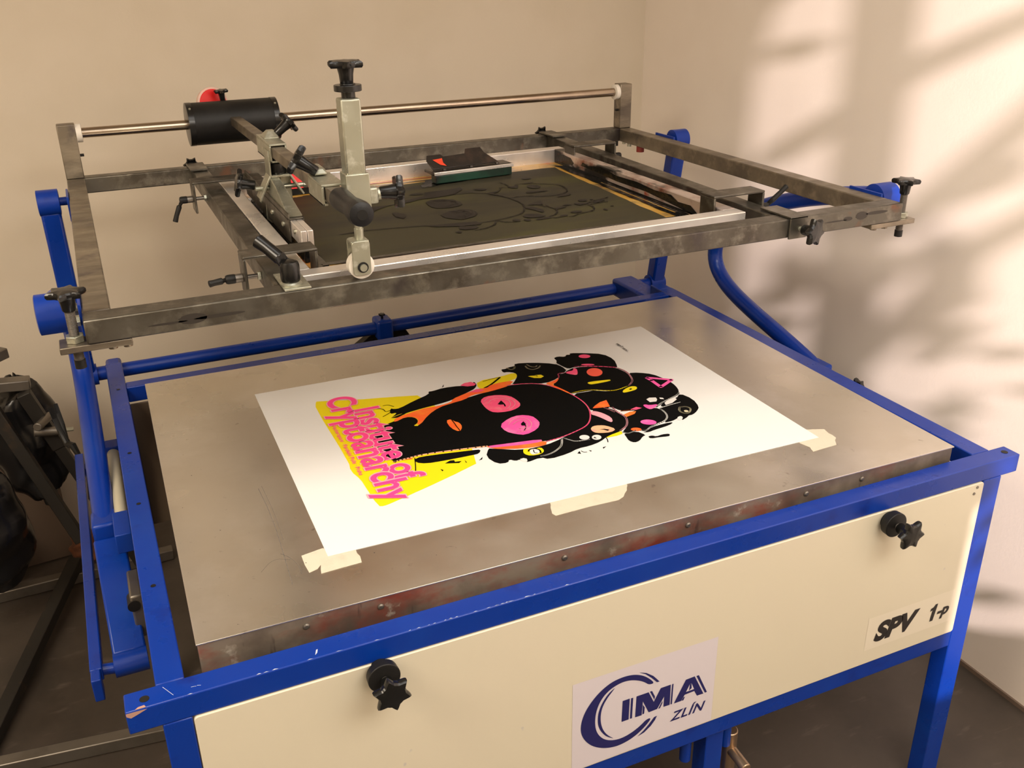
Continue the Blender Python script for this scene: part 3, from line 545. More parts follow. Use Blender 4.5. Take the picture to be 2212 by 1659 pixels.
POSTER = [('Y','P',[(0.1158,0.5994),(0.1205,0.6025),(0.1984,0.5738),(0.2694,0.5564),(0.3516,0.5312),(0.3603,0.1995),(0.2583,0.157),(0.1445,0.117),(0.1279,0.1126),(0.1188,0.1167),(0.1162,0.1929),(0.1157,0.2232),(0.1065,0.2623),(0.1126,0.2996),(0.1083,0.5666)],0),('Y','P',[(0.4797,0.5537),(0.5406,0.554),(0.5785,0.5632),(0.5777,0.5419),(0.561,0.5231),(0.5187,0.5221),(0.4823,0.5086),(0.4668,0.5159)],0),('Y','P',[(0.6116,0.1781),(0.6254,0.1912),(0.6558,0.1913),(0.6519,0.1799),(0.6358,0.1767)],0),('K','P',[(0.2366,0.4312),(0.2733,0.4427),(0.2894,0.4351),(0.2931,0.4178),(0.2865,0.4034),(0.2749,0.396),(0.2859,0.3907),(0.3203,0.4319),(0.3552,0.4613),(0.3876,0.4649),(0.4418,0.4828),(0.5062,0.4921),(0.53,0.5013),(0.5796,0.4908),(0.6121,0.4702),(0.632,0.4327),(0.6437,0.3973),(0.6495,0.3558),(0.6472,0.3239),(0.6386,0.2958),(0.621,0.264),(0.6027,0.2423),(0.5749,0.2299),(0.5322,0.2169),(0.496,0.2157),(0.3822,0.247),(0.3183,0.2573),(0.2524,0.2687),(0.2216,0.2642),(0.1909,0.2636),(0.1961,0.2565),(0.1841,0.2909),(0.1771,0.3853),(0.2219,0.4245)],0),('K','P',[(0.2341,0.2603),(0.2662,0.2585),(0.3484,0.2432),(0.3648,0.2394),(0.3553,0.2246),(0.3408,0.2237),(0.2791,0.2262),(0.2478,0.2297),(0.2297,0.2418)],0),('K','P',[(0.3837,0.2345),(0.438,0.2013),(0.489,0.201),(0.5306,0.2136),(0.6162,0.2532),(0.6422,0.2986),(0.6669,0.3146),(0.6844,0.3017),(0.6963,0.2642),(0.6915,0.2309),(0.6744,0.2044),(0.6557,0.1921),(0.62,0.184),(0.594,0.1679),(0.566,0.1612),(0.54,0.1615),(0.5142,0.1505),(0.4697,0.1449),(0.4586,0.1594),(0.4244,0.1512),(0.4301,0.1596),(0.4182,0.1689),(0.4081,0.1661),(0.3991,0.1778),(0.3922,0.1661),(0.3713,0.1704),(0.3621,0.2063),(0.3796,0.2364)],0),('K','P',[(0.2568,0.4983),(0.2621,0.4912),(0.2749,0.4898),(0.315,0.5134),(0.3567,0.5327),(0.3593,0.5465),(0.3687,0.5446),(0.3971,0.5514),(0.4357,0.546),(0.4529,0.5326),(0.4718,0.5548),(0.4736,0.5435),(0.4702,0.5296),(0.4583,0.5149),(0.4431,0.507),(0.3936,0.4812),(0.3595,0.4734),(0.3194,0.4688),(0.285,0.462),(0.2744,0.458),(0.2707,0.4642),(0.243,0.4525),(0.2524,0.4592),(0.2638,0.472),(0.2466,0.471)],0),('K','P',[(0.5562,0.5931),(0.5679,0.5902),(0.5772,0.597),(0.5947,0.5971),(0.5991,0.6121),(0.6415,0.5988),(0.686,0.5707),(0.6951,0.5438),(0.6938,0.5167),(0.6665,0.5078),(0.657,0.4883),(0.6159,0.4736),(0.5822,0.4921),(0.5439,0.4999),(0.5603,0.5182),(0.5771,0.5422),(0.5787,0.5604),(0.5646,0.5725),(0.5538,0.5721)],0),('K','P',[(0.699,0.6022),(0.7128,0.6074),(0.7282,0.5971),(0.7359,0.6082),(0.7452,0.6038),(0.7482,0.6144),(0.7834,0.5976),(0.8196,0.5743),(0.8281,0.5349),(0.8136,0.4904),(0.806,0.4828),(0.7662,0.5129),(0.7202,0.5319),(0.7021,0.5266),(0.6963,0.5461),(0.6908,0.5714),(0.6994,0.5845)],0),('K','P',[(0.7191,0.5297),(0.7662,0.5129),(0.7995,0.4914),(0.8075,0.481),(0.8156,0.4438),(0.8052,0.4072),(0.7962,0.3933),(0.7772,0.38),(0.7484,0.3718),(0.7294,0.3743),(0.697,0.396),(0.6525,0.3981),(0.6448,0.3993),(0.634,0.4368),(0.6267,0.4607),(0.6587,0.4874),(0.6648,0.5087),(0.6839,0.5078),(0.6912,0.518)],0),('K','P',[(0.8152,0.4464),(0.841,0.4374),(0.8651,0.4156),(0.8747,0.3834),(0.8795,0.3539),(0.8741,0.3211),(0.8629,0.3005),(0.8487,0.2902),(0.8111,0.2745),(0.7835,0.2591),(0.7497,0.2631),(0.732,0.2634),(0.7022,0.2735),(0.6916,0.3024),(0.6779,0.2968),(0.6478,0.303),(0.6444,0.3068),(0.6495,0.3558),(0.6437,0.3973),(0.698,0.3925),(0.696,0.3943),(0.7284,0.3726),(0.7595,0.3752),(0.7797,0.381),(0.797,0.393),(0.8052,0.4072)],0),('K','P',[(0.7778,0.2559),(0.7805,0.2485),(0.7823,0.228),(0.7767,0.2073),(0.7602,0.1923),(0.7336,0.186),(0.7189,0.1818),(0.7006,0.1686),(0.6942,0.1752),(0.6836,0.1802),(0.6601,0.175),(0.6548,0.1864),(0.6742,0.2028),(0.6908,0.2286),(0.6956,0.2493),(0.7218,0.2643),(0.7506,0.2646)],0),('K','P',[(0.8632,0.2982),(0.8735,0.2617),(0.8637,0.2215),(0.8474,0.2052),(0.8293,0.1942),(0.8191,0.1951),(0.8138,0.1899),(0.7935,0.1805),(0.8005,0.1886),(0.7987,0.1971),(0.7862,0.1914),(0.7748,0.1873),(0.7639,0.1868),(0.7553,0.1871),(0.7753,0.208),(0.7805,0.2485),(0.7947,0.2539),(0.7895,0.2603),(0.8097,0.2752),(0.8441,0.2798)],0),('K','P',[(0.7747,0.1817),(0.7585,0.1726),(0.7187,0.1673),(0.7043,0.1632),(0.6914,0.1674),(0.7006,0.1686),(0.7181,0.1804),(0.7534,0.1842)],0),('K','P',[(0.6543,0.1795),(0.6827,0.1788),(0.6923,0.1545),(0.6824,0.1521),(0.6674,0.1381),(0.6542,0.1356),(0.6476,0.1473),(0.6519,0.1664)],0),('K','P',[(0.6916,0.1477),(0.7021,0.1482),(0.7075,0.1404),(0.7232,0.1437),(0.7382,0.1402),(0.7346,0.1329),(0.7304,0.1304),(0.7111,0.1351),(0.692,0.137)],0),('K','P',[(0.587,0.1449),(0.5956,0.1459),(0.5853,0.1388)],0),('K','P',[(0.5298,0.1432),(0.5383,0.1508),(0.5356,0.1385)],0),('K','P',[(0.5563,0.1462),(0.5607,0.1422),(0.5575,0.1379)],0),('K','S',[(0.5413,0.1494),(0.5433,0.1426),(0.5497,0.1408)],0.002),('K','S',[(0.6131,0.1792),(0.6119,0.171),(0.6067,0.1595)],0.002),('K','P',[(0.2801,0.2146),(0.2929,0.2216),(0.301,0.2197),(0.3001,0.2127),(0.313,0.2104),(0.3057,0.2046)],0),('K','P',[(0.32,0.2128),(0.3201,0.1997),(0.318,0.2008)],0),('K','P',[(0.3439,0.1979),(0.3561,0.209),(0.3516,0.1998)],0),('K','P',[(0.3937,0.553),(0.4042,0.5685),(0.4003,0.5576)],0),('K','P',[(0.2649,0.1981),(0.269,0.1909),(0.2652,0.1872)],0),('K','S',[(0.2341,0.2603),(0.2255,0.229),(0.2194,0.2103)],0.002),('K','S',[(0.2215,0.5108),(0.2413,0.5041),(0.2414,0.4837),(0.2532,0.4884)],0.002),('K','S',[(0.2452,0.5177),(0.2576,0.517),(0.2659,0.5027)],0.002),('K','S',[(0.1735,0.5106),(0.1837,0.5033),(0.1987,0.4988)],0.004),('K','S',[(0.2296,0.4644),(0.2523,0.4786),(0.2581,0.491)],0.002),('K','P',[(0.2429,0.4508),(0.2693,0.4606),(0.2829,0.4643),(0.2765,0.4572),(0.2568,0.4467)],0),('K','S',[(0.4911,0.5457),(0.5406,0.554),(0.5119,0.5306)],0.002),('K','S',[(0.4806,0.5094),(0.5013,0.5201),(0.5369,0.5505)],0.005),('K','S',[(0.1921,0.4104),(0.2097,0.3836),(0.1976,0.3623)],0.003),('O','P',[(0.2464,0.4398),(0.2565,0.4484),(0.3188,0.4668),(0.3564,0.4645),(0.3881,0.4718),(0.3951,0.4853),(0.428,0.4991),(0.4634,0.5124),(0.4883,0.5083),(0.4961,0.5174),(0.517,0.523),(0.56,0.5209),(0.5374,0.4978),(0.5054,0.49),(0.4729,0.4854),(0.4434,0.487),(0.417,0.4702),(0.3879,0.4658),(0.3538,0.4573),(0.3203,0.4319),(0.291,0.3949),(0.283,0.3986),(0.2947,0.4171),(0.2894,0.4351),(0.2733,0.4427),(0.2445,0.4275)],0),('P','P',[(0.4357,0.546),(0.4493,0.555),(0.4657,0.5551),(0.4719,0.5392),(0.4651,0.5321),(0.4495,0.5342)],0),('P','P',[(0.4415,0.5027),(0.4634,0.5124),(0.478,0.4979),(0.4585,0.4947)],0),('P','P',[(0.4472,0.4511),(0.4654,0.4668),(0.494,0.463),(0.516,0.4478),(0.5222,0.4206),(0.521,0.395),(0.5067,0.3807),(0.4822,0.3739),(0.4522,0.3812),(0.4446,0.4008),(0.4443,0.4241)],0),('M','P',[(0.4389,0.3212),(0.4696,0.3439),(0.4961,0.3493),(0.5187,0.3342),(0.5215,0.3107),(0.5196,0.2941),(0.5034,0.2718),(0.4707,0.2579),(0.4537,0.2701),(0.4395,0.2892)],0),('O','P',[(0.3448,0.3892),(0.3571,0.3922),(0.3609,0.3773),(0.3675,0.3698),(0.367,0.3485),(0.3534,0.3274),(0.3422,0.3516)],0),('O','P',[(0.3843,0.2362),(0.3959,0.225),(0.4437,0.2057),(0.4884,0.1994),(0.4968,0.2133),(0.4899,0.2185),(0.4519,0.2242),(0.3818,0.246),(0.3778,0.2451)],0),('M','P',[(0.388,0.245),(0.4253,0.2387),(0.4908,0.2282),(0.4891,0.2169),(0.4505,0.221),(0.4008,0.2324),(0.3847,0.2371),(0.3828,0.2443)],0),('O','P',[(0.188,0.2649),(0.2222,0.2658),(0.2306,0.26),(0.228,0.2575),(0.1993,0.2634)],0),('Y','P',[(0.4374,0.1978),(0.444,0.2064),(0.4605,0.1948),(0.4762,0.1972),(0.4762,0.1797),(0.4637,0.1702),(0.4429,0.1723),(0.434,0.1841)],0),('Y','P',[(0.5971,0.5272),(0.6092,0.528),(0.6285,0.5232),(0.6305,0.5114),(0.6202,0.5057),(0.6063,0.5123)],0),('P','P',[(0.6839,0.5078),(0.6935,0.514),(0.7074,0.513),(0.7141,0.5264),(0.7199,0.5181),(0.7104,0.4951),(0.703,0.4851),(0.6912,0.4962)],0),('R','E',[(0.748,0.4828),(0.7647,0.4748),(0.7365,0.4612)],0),('P','E',[(0.7716,0.5794),(0.7845,0.5733),(0.7663,0.569)],0),('P','E',[(0.7547,0.5296),(0.7691,0.5228),(0.7524,0.525)],0),('Y','P',[(0.7032,0.4349),(0.7116,0.4387),(0.7552,0.4312),(0.7605,0.4286),(0.757,0.4224),(0.7181,0.4226),(0.7063,0.4247)],0),('Y','P',[(0.7514,0.3574),(0.761,0.3679),(0.7832,0.3773),(0.795,0.3716),(0.7916,0.3601),(0.7811,0.3541),(0.7538,0.3519)],0),('M','S',[(0.8407,0.4041),(0.8867,0.3685),(0.8431,0.3445),(0.8432,0.3855)],0.009),('O','P',[(0.6991,0.3357),(0.6902,0.303),(0.6707,0.3063),(0.652,0.311),(0.6622,0.3202),(0.6809,0.3318)],0),('O','P',[(0.6976,0.256),(0.7172,0.2625),(0.7293,0.2588),(0.7203,0.2494),(0.6935,0.2426)],0),('P','P',[(0.7226,0.2718),(0.7402,0.2775),(0.7487,0.2676),(0.7329,0.265)],0),('O','S',[(0.7008,0.2742),(0.7129,0.2704),(0.7231,0.2696)],0.004),('M','P',[(0.7576,0.2795),(0.7651,0.2799),(0.7699,0.2729),(0.7915,0.2695),(0.775,0.2571),(0.7618,0.2533),(0.7571,0.2636)],0),('W','P',[(0.7799,0.3017),(0.7899,0.3061),(0.8034,0.301),(0.8013,0.2916),(0.794,0.2826),(0.7793,0.2855)],0),('W','P',[(0.8106,0.2976),(0.8168,0.2926),(0.815,0.2852),(0.808,0.2905)],0),('W','P',[(0.8058,0.2689),(0.8243,0.2808),(0.8408,0.2835),(0.84,0.2733),(0.8214,0.2616),(0.8028,0.2581)],0),('M','E',[(0.7261,0.2026),(0.7403,0.1941),(0.72,0.1924)],0),('O','E',[(0.686,0.1845),(0.6957,0.1799),(0.6822,0.1779)],0),('L','P',[(0.6347,0.2864),(0.6432,0.3005),(0.6522,0.2949),(0.6609,0.2808),(0.6672,0.2555),(0.6608,0.2366),(0.6541,0.2354),(0.6477,0.2602),(0.6407,0.2768)],0),('A','P',[(0.6018,0.2258),(0.6128,0.2354),(0.6271,0.2329),(0.6387,0.2254),(0.65,0.2032),(0.6334,0.1942),(0.61,0.201),(0.6009,0.2095)],0),('W','E',[(0.5736,0.1976),(0.582,0.1916),(0.5689,0.1884)],0),('W','E',[(0.5959,0.1872),(0.6036,0.1815),(0.5907,0.1774)],0),('W','E',[(0.7956,0.1908),(0.7995,0.1871),(0.7904,0.1826)],0),('W','P',[(0.4182,0.1689),(0.4258,0.1698),(0.4307,0.1649),(0.4287,0.1565),(0.4208,0.1547),(0.4184,0.1614)],0),('L','S',[(0.6763,0.3035),(0.6818,0.291),(0.6856,0.2754)],0.004),('P','S',[(0.53,0.5013),(0.5799,0.4916),(0.6121,0.4702),(0.632,0.4327),(0.6437,0.3973),(0.6495,0.3558),(0.6472,0.3239),(0.6386,0.2958),(0.6218,0.2637),(0.6027,0.2423),(0.5749,0.2299),(0.5322,0.2169),(0.4953,0.214)],0.003),('O','P',[(0.6159,0.4736),(0.6392,0.4781),(0.6598,0.4895),(0.6431,0.4685),(0.6267,0.4607),(0.6357,0.4361),(0.6448,0.3993),(0.6404,0.3989),(0.631,0.4307),(0.6205,0.4612)],0),('A','S',[(0.1905,0.262),(0.2216,0.2642),(0.2519,0.2671),(0.3183,0.2573),(0.3815,0.2454)],0.004),('W','S',[(0.5306,0.2136),(0.5197,0.1906),(0.5101,0.1794),(0.4912,0.167),(0.4741,0.1616),(0.4601,0.1625)],0.004),('W','S',[(0.534,0.2128),(0.5411,0.2006),(0.5485,0.1891),(0.5678,0.1862),(0.5786,0.1851)],0.003),('L','S',[(0.8079,0.4817),(0.815,0.463),(0.8156,0.4438),(0.8099,0.4186),(0.8035,0.4033),(0.7962,0.3933),(0.7822,0.3821)],0.004),('Y','S',[(0.7772,0.38),(0.7484,0.3718),(0.7294,0.3743),(0.697,0.396),(0.685,0.4002),(0.665,0.4022),(0.647,0.3997)],0.003),('W','S',[(0.8629,0.3005),(0.8537,0.292),(0.8365,0.2855),(0.8121,0.2762),(0.7953,0.2697),(0.7787,0.2574)],0.004),('W','S',[(0.7819,0.2479),(0.7823,0.228),(0.776,0.2077),(0.7602,0.1923),(0.7336,0.186),(0.7189,0.1818),(0.7014,0.17),(0.6942,0.1752)],0.004),('W','S',[(0.6839,0.1807),(0.6714,0.1769),(0.6601,0.175),(0.6548,0.1864)],0.003),('W','S',[(0.7815,0.2501),(0.8098,0.2548),(0.8391,0.2573)],0.002),('L','S',[(0.6927,0.2979),(0.6906,0.275),(0.6956,0.2493),(0.6928,0.2353),(0.6839,0.2167),(0.6729,0.2034),(0.6532,0.1926)],0.004),('W','S',[(0.6897,0.569),(0.6951,0.5438),(0.6938,0.5167)],0.002),('P','S',[(0.7191,0.5297),(0.7243,0.5311),(0.7662,0.5129),(0.8072,0.485)],0.004),('P','S',[(0.6843,0.5086),(0.6729,0.5119),(0.6648,0.5087),(0.6621,0.4965),(0.657,0.4883)],0.003),('C','S',[(0.6162,0.5841),(0.6145,0.5682),(0.6227,0.5576),(0.6388,0.5594),(0.6488,0.5715)],0.004),('C','S',[(0.6231,0.5921),(0.6259,0.5739),(0.6367,0.5688),(0.6416,0.5749)],0.004),('C','S',[(0.5717,0.594),(0.5757,0.5782),(0.5868,0.5813),(0.5928,0.5952)],0.004),('C','S',[(0.8237,0.2362),(0.8126,0.2217),(0.8142,0.2072),(0.8253,0.2019),(0.8422,0.2196),(0.8383,0.2333),(0.8251,0.2355)],0.004),('C','E',[(0.8255,0.2135),(0.8297,0.2116),(0.8227,0.209)],0),('K','P',[(0.4748,0.4168),(0.4889,0.4315),(0.4896,0.4098),(0.4789,0.4124)],0),('K','S',[(0.488,0.4106),(0.4855,0.4)],0.003),('K','P',[(0.4815,0.3077),(0.4911,0.3162),(0.4911,0.3032),(0.4863,0.2968),(0.48,0.2998)],0),('K','S',[(0.4879,0.3004),(0.4855,0.2887),(0.4753,0.2766)],0.002),('L','S',[(0.4557,0.4281),(0.4705,0.4449),(0.4923,0.4443),(0.5055,0.4236),(0.4987,0.3984),(0.4806,0.3838),(0.4626,0.3969)],0.0015),('L','S',[(0.4507,0.44),(0.4705,0.4594),(0.4966,0.4545),(0.514,0.4244),(0.5103,0.3977),(0.4871,0.3808)],0.0015),('L','S',[(0.4563,0.3152),(0.4736,0.3332),(0.4944,0.3367),(0.5055,0.3182),(0.5021,0.2938),(0.4815,0.2737),(0.4583,0.2762)],0.0015),('L','S',[(0.4658,0.3108),(0.4784,0.3221),(0.4959,0.3227),(0.4958,0.301),(0.4831,0.2856),(0.469,0.2879)],0.0015),('K','S',[(0.3573,0.3877),(0.3569,0.3661),(0.3557,0.358),(0.3555,0.3327)],0.002),('K','P',[(0.7713,0.3631),(0.7786,0.3662),(0.7789,0.3617),(0.7728,0.3593)],0),('K','S',[(0.6025,0.5274),(0.6158,0.5238),(0.6169,0.5168)],0.002),('K','P',[(0.618,0.216),(0.6283,0.2133),(0.6358,0.2057),(0.6299,0.2021),(0.6249,0.2107)],0),('K','S',[(0.4457,0.1902),(0.4508,0.1973),(0.4617,0.1973),(0.4695,0.1867),(0.4651,0.1733)],0.003),('W','P',[(0.4479,0.1891),(0.4523,0.1948),(0.4605,0.1948),(0.4673,0.1858),(0.4629,0.1744),(0.454,0.1729),(0.4474,0.1741),(0.4458,0.1805)],0),('K','S',[(0.4576,0.1923),(0.4533,0.179),(0.4592,0.1761)],0.002),('K','P',[(0.5884,0.1873),(0.5932,0.1902),(0.5934,0.1813)],0)]
PC, PSn = math.cos(-0.0142), math.sin(-0.0142)
def PW(a, b): return (0.2579 + a * PC - b * PSn, 0.0420 + a * PSn + b * PC)
for qi, (kk, typ, P, wd) in enumerate(POSTER):
    Q = [PW(*p) for p in P]; Q = [(x + .025, y + .375) for x, y in Q]
    if kk == 'K' or any(not (.42 < x < 1.18 and .49 < y < 1.06) for x, y in Q): continue
    if typ == 'P' and kk in 'OPMWLARY': mb.flat(Q, (0, mb2z, zz + .0018 + qi * .000006), (1, sk, 0), Y, FABD)
    elif typ == 'E':
        cx, cy = Q[0]; mb.flat([(cx + abs(Q[1][0] - cx) * math.cos(k * PI / 10), cy + abs(Q[2][1] - cy) * math.sin(k * PI / 10)) for k in range(20)], (0, mb2z, zz + .0018 + qi * .000006), (1, sk, 0), Y, FABD)
    elif typ == 'S' and kk in 'PWLYA': mb.stroke(Q, .004, (0, mb2z, zz + .0018 + qi * .000006), (1, sk, 0), Y, FABD)
sm_ = MB(); sm_.sheet = True
def wl(P): sm_.flat(P, (AX[2] - .0006, (AX[2] - .78) * sk, 0), Y, Z, INKW)
wl([(.43, .386), (.47, .404), (.52, .402), (.55, .412), (.62, .409), (.70, .413), (.80, .410), (.88, .416), (.95, .408), (.98, .412), (.99, .402), (.90, .400), (.80, .396), (.66, .398), (.52, .390), (.45, .384)])
wl([(1.03, .400), (1.05, .412), (1.10, .414), (1.13, .406), (1.14, .392), (1.10, .390), (1.04, .394)])
wl([(.40, .385), (1.14, .385), (1.14, .389), (.80, .3885), (.40, .388)])
mb.build('mesh_fabric', FAB, ps, smooth=False, label='dark olive mesh with black ink along its edges')
sm_.build('ink_smear', INKW, ps, smooth=False, label='dried black ink smear')

# ================================================================ squeegee carriage
sq = thing('squeegee_carriage', 'zinc squeegee arm on a black sliding cylinder with a black rubber grip', 'squeegee carriage', (0.39, 0.8, 0.53))
cy0, cy1 = 0.2760, 0.5080
hs = MB().lathe((cy0, 1.389, .5295), X, [(0, .050), (.001, .054), (cy1 - cy0 - .001, .054), (cy1 - cy0, .050)], 48).build('slide_housing', BLACKM, sq)
for x, s in ((cy0, -1), (cy1, 1)):
    ec = MB().lathe((x - s * .014, 1.389, .5295), (s, 0, 0), [(0, .0550), (.0145, .0550), (.0150, .0530)], 48).build('end_cap', BLACK, sq)
    for a in (.9, 2.4, 4.2): MB().cyl((x - s * .007, 1.389 - .0545 * math.cos(a), .5295 + .0545 * math.sin(a)), (x - s * .007, 1.389 - .0565 * math.cos(a), .5295 + .0565 * math.sin(a)), .003, n=10).build('cap_screw', ZINC, ec)
A0, A1 = Vector((0.3925, 1.338, 0.5370)), Vector((0.3755, 0.2200, 0.5650))
def AP(y): t_ = (y - A0.y) / (A1.y - A0.y); return A0 + (A1 - A0) * t_
MB().bar(A0, A1, .026, .022).build('arm_tube', STEEL2, sq, bevel=.0015)
gd = (A1 - A0).normalized()
mb = MB(); mb.lathe(AP(.232), gd, [(0, .0165), (.012, .0185), (.04, .0175), (.075, .0160), (.105, .0185), (.128, .0200), (.140, .0185), (.143, .0120)], 32)
gr = mb.build('rubber_grip', RUBBER, sq)
MB().lathe(AP(.232) + gd * .1432, gd, [(0, .008), (.0005, .008)], 20).build('grip_end_mark', BLACKM, gr)
# red rear wheel with knob
rw = MB().lathe((.352, 1.475, .568), (.25, -1, .12), [(0, .040), (.014, .042), (.020, .042)], 40).build('rear_wheel', PALERED, sq, bevel=.002)
MB().lathe(Vector((.352, 1.475, .568)) + Vector((.25, -1, .12)).normalized() * .020, (.25, -1, .12), [(0, .037), (.002, .036)], 40).build('red_wheel_face', RED, rw, label='red wheel face')
MB().cyl((.357, 1.40, .55), (.352, 1.47, .566), .008).build('wheel_bracket', ZINC, rw)
star_knob((.3790, 1.430, .575), (-.08, -.05, 1), sq, R=.020, stem=.026, thick=.006, name='wheel_knob')
# squeegee suspension bracket on the arm
p = AP(.80)
sl = MB()
for dx0, dx1, dz0, dz1 in ((-.018, .018, .0142, .0182), (-.018, -.0142, -.020, .0142), (.0142, .018, -.020, .0142), (-.018, .018, -.020, -.016)):
    sl.box(p.x + dx0, p.x + dx1, .755, .900, p.z + dz0, p.z + dz1)
sleeve = sl.build('arm_sleeve', ZINC, sq, bevel=.001)
MB().hexa([(p.x - .014, .83, p.z + .018), (p.x + .020, .83, p.z + .018), (p.x + .020, .88, p.z + .018), (p.x - .014, .88, p.z + .018), (p.x - .002, .845, p.z + .032), (p.x + .014, .845, p.z + .032), (p.x + .014, .865, p.z + .032), (p.x - .002, .865, p.z + .032)]).build('knob_wedge', ZINC, sleeve, bevel=.002)
star_knob((p.x + .016, .845, p.z + .024), (.80, .1, .60), sq, R=.026, stem=.034, thick=.009, name='sleeve_knob')
yb0 = .765
def strip(P, name, yy0, yy1, th=.004):
    m_ = MB()
    for a, b in zip(P, P[1:]): m_.bar((a[0], (yy0 + yy1) / 2, a[1]), (b[0], (yy0 + yy1) / 2, b[1]), th, yy1 - yy0, up=(0, 1, 0))
    return m_.build(name, ZINC, sq, bevel=.0006)
# flared cheeks and cross web
strip([(p.x - .0195, p.z + .004), (p.x - .0205, p.z - .048), (p.x - .046, p.z - .096)], 'bracket_cheek', .762, .806)
strip([(p.x + .0195, p.z - .016), (p.x + .0205, p.z - .048), (p.x + .046, p.z - .092)], 'bracket_cheek', .762, .806)
MB().box(p.x - .019, p.x + .019, .762, .806, p.z - .052, p.z - .047).build('bracket_web', ZINC, sq, bevel=.0006)
MB().lathe((p.x, .784, p.z - .047), Z, [(0, .0165), (.006, .0175), (.022, .0165), (.027, .012)], 28).build('rubber_buffer', BLACK, sq)
MB().prism([(-.030, -.04), (-.020, -.005), (-.016, .0), (.006, .0), (.018, -.055), (.018, -.100), (-.006, -.125), (-.035, -.100)], (p.x + .004, .81, p.z - .050), X, Z, (0, .004, 0)).build('swing_plate', ZINC, sq, bevel=.0008)
MB().box(p.x + .004, p.x + .026, .790, .794, p.z - .130, p.z - .055).build('tilt_strap', ZINC, sq, bevel=.001)
star_knob((p.x - .052, .784, p.z - .068), (-1, .05, .25), sq, R=.030, stem=.030, thick=.009, name='tilt_knob', rot=.2)
MB().cyl((p.x - .052, .784, p.z - .076), (p.x + .06, .784, p.z - .076), .005, n=14).build('tilt_screw', ZINC, sq)
hexnut((p.x + .050, .784, p.z - .076), X, .008, .010, sq, 'tilt_nut')
# clamp sleeve carrying the roller post
p = AP(.31)
sl = MB()
for dx0, dx1, dz0, dz1 in ((-.019, .020, .0122, .0162), (-.019, -.0150, -.019, .0122), (-.019, -.010, -.019, -.015)):
    sl.box(p.x + dx0, p.x + dx1, .272, .372, p.z + dz0, p.z + dz1)
sl.build('clamp_sleeve', ZINC, sq, bevel=.001)
MB().hexa([(p.x - .018, .34, p.z + .018), (p.x + .012, .34, p.z + .018), (p.x + .012, .40, p.z + .018), (p.x - .018, .40, p.z + .018), (p.x - .014, .35, p.z + .030), (p.x + .006, .35, p.z + .030), (p.x + .006, .385, p.z + .030), (p.x - .014, .385, p.z + .030)]).build('knob_wedge', ZINC, sq, bevel=.004)
star_knob((p.x - .008, .345, p.z + .024), (-.72, .25, .50), sq, R=.027, stem=.034, thick=.011, name='arm_knob', rot=.5)
px = .4115
po = MB().box(px - .0185, px + .0145, .238, .270, .588, .7160).build('post_tube', ZINC, sq, bevel=.003)
MB().box(px - .0210, px + .0185, .235, .2735, .538, .5985).build('post_socket', ZINC, sq, bevel=.0015)
MB().box(px + .0180, px + .0340, .244, .266, .545, .572).build('knob_block', ZINC, sq, bevel=.003)
MB().cyl((px + .034, .255, .559), (px + .042, .255, .559), .010, n=16).build('knob_thread', ZINC, sq)
star_knob((px + .038, .255, .560), (1, -.10, -.02), sq, R=.031, stem=.028, thick=.011, name='post_knob', rot=.25)
MB().lathe((px - .001, .254, .7160), Z, [(0, .011), (.010, .011), (.0105, .022), (.020, .022), (.0205, .0125), (.022, .0125)], 28).build('top_nut', BLACK, sq, bevel=.0008)
star_knob((px - .002, .254, .734), Z, sq, R=.030, stem=.029, thick=.009, name='height_knob', rot=.15)
MB().cyl((px - .002, .254, .484), (px - .002, .254, .545), .0065, n=20).build('height_spindle', ZINC, sq)
MB().cyl((px - .002, .254, .484), (px - .002, .254, .505), .0078, n=20).build('spindle_collar', ZINC, sq)
# fork and roller resting on the front beam
rx, ry = .4065, .2500
rh = MB().prism(rrect(-.0165, .0145, -.055, .004, .006), (rx, .234, .484), X, Z, (0, .004, 0)).box(rx - .0165, rx + .0145, .237, .264, .482, .4875).prism(rrect(-.0165, .0145, -.055, .004, .006), (rx, .264, .484), X, Z, (0, .004, 0)).build('roller_fork', ZINC, sq, bevel=.001)
MB().lathe((rx, .2405, .4430), Y, [(0, .0200), (.001, .0221), (.020, .0221), (.021, .020)], 40).build('roller_wheel', NYLON, sq)
MB().cyl((rx, .2285, .4430), (rx, .2700, .4430), .0062, n=24).build('roller_axle', ZINC, sq)
MB().lathe((rx, .2335, .4430), -Y, [(0, .0092), (.0015, .0092)], 24).build('axle_ring', BLACKM, sq)

# ================================================================ squeegee held under the arm
sg = thing('squeegee', 'long ink-stained squeegee clamped in an aluminium holder under the arm', 'squeegee', (0.375, 0.78, .3845))
ya, yb = .492, 1.045; xs0 = .372
MB().box(xs0 - .012, xs0 - .0005, ya, yb, .417, .4490).build('holder_half', ALU, sg, bevel=.0015)
MB().box(xs0 + .0005, xs0 + .012, ya, yb, .417, .4490).build('holder_half', ALU, sg, bevel=.0015)
MB().hexa([(xs0 - .008, ya + .004, .3852), (xs0 + .002, ya + .004, .3852), (xs0 + .002, yb - .004, .3852), (xs0 - .008, yb - .004, .3852), (xs0 - .005, ya + .004, .430), (xs0 + .005, ya + .004, .430), (xs0 + .005, yb - .004, .430), (xs0 - .005, yb - .004, .430)]).build('rubber_blade', INKW, sg, bevel=.001)
cv = MB().box(xs0 - .016, xs0 - .0125, ya + .09, yb + .02, .405, .462).box(xs0 - .016, xs0 + .016, ya + .09, yb + .02, .4495, .4530).box(xs0 + .0125, xs0 + .016, ya + .09, ya + .26, .435, .453).build('cover_channel', STEEL, sg, bevel=.001, label='rusty steel channel over the holder')
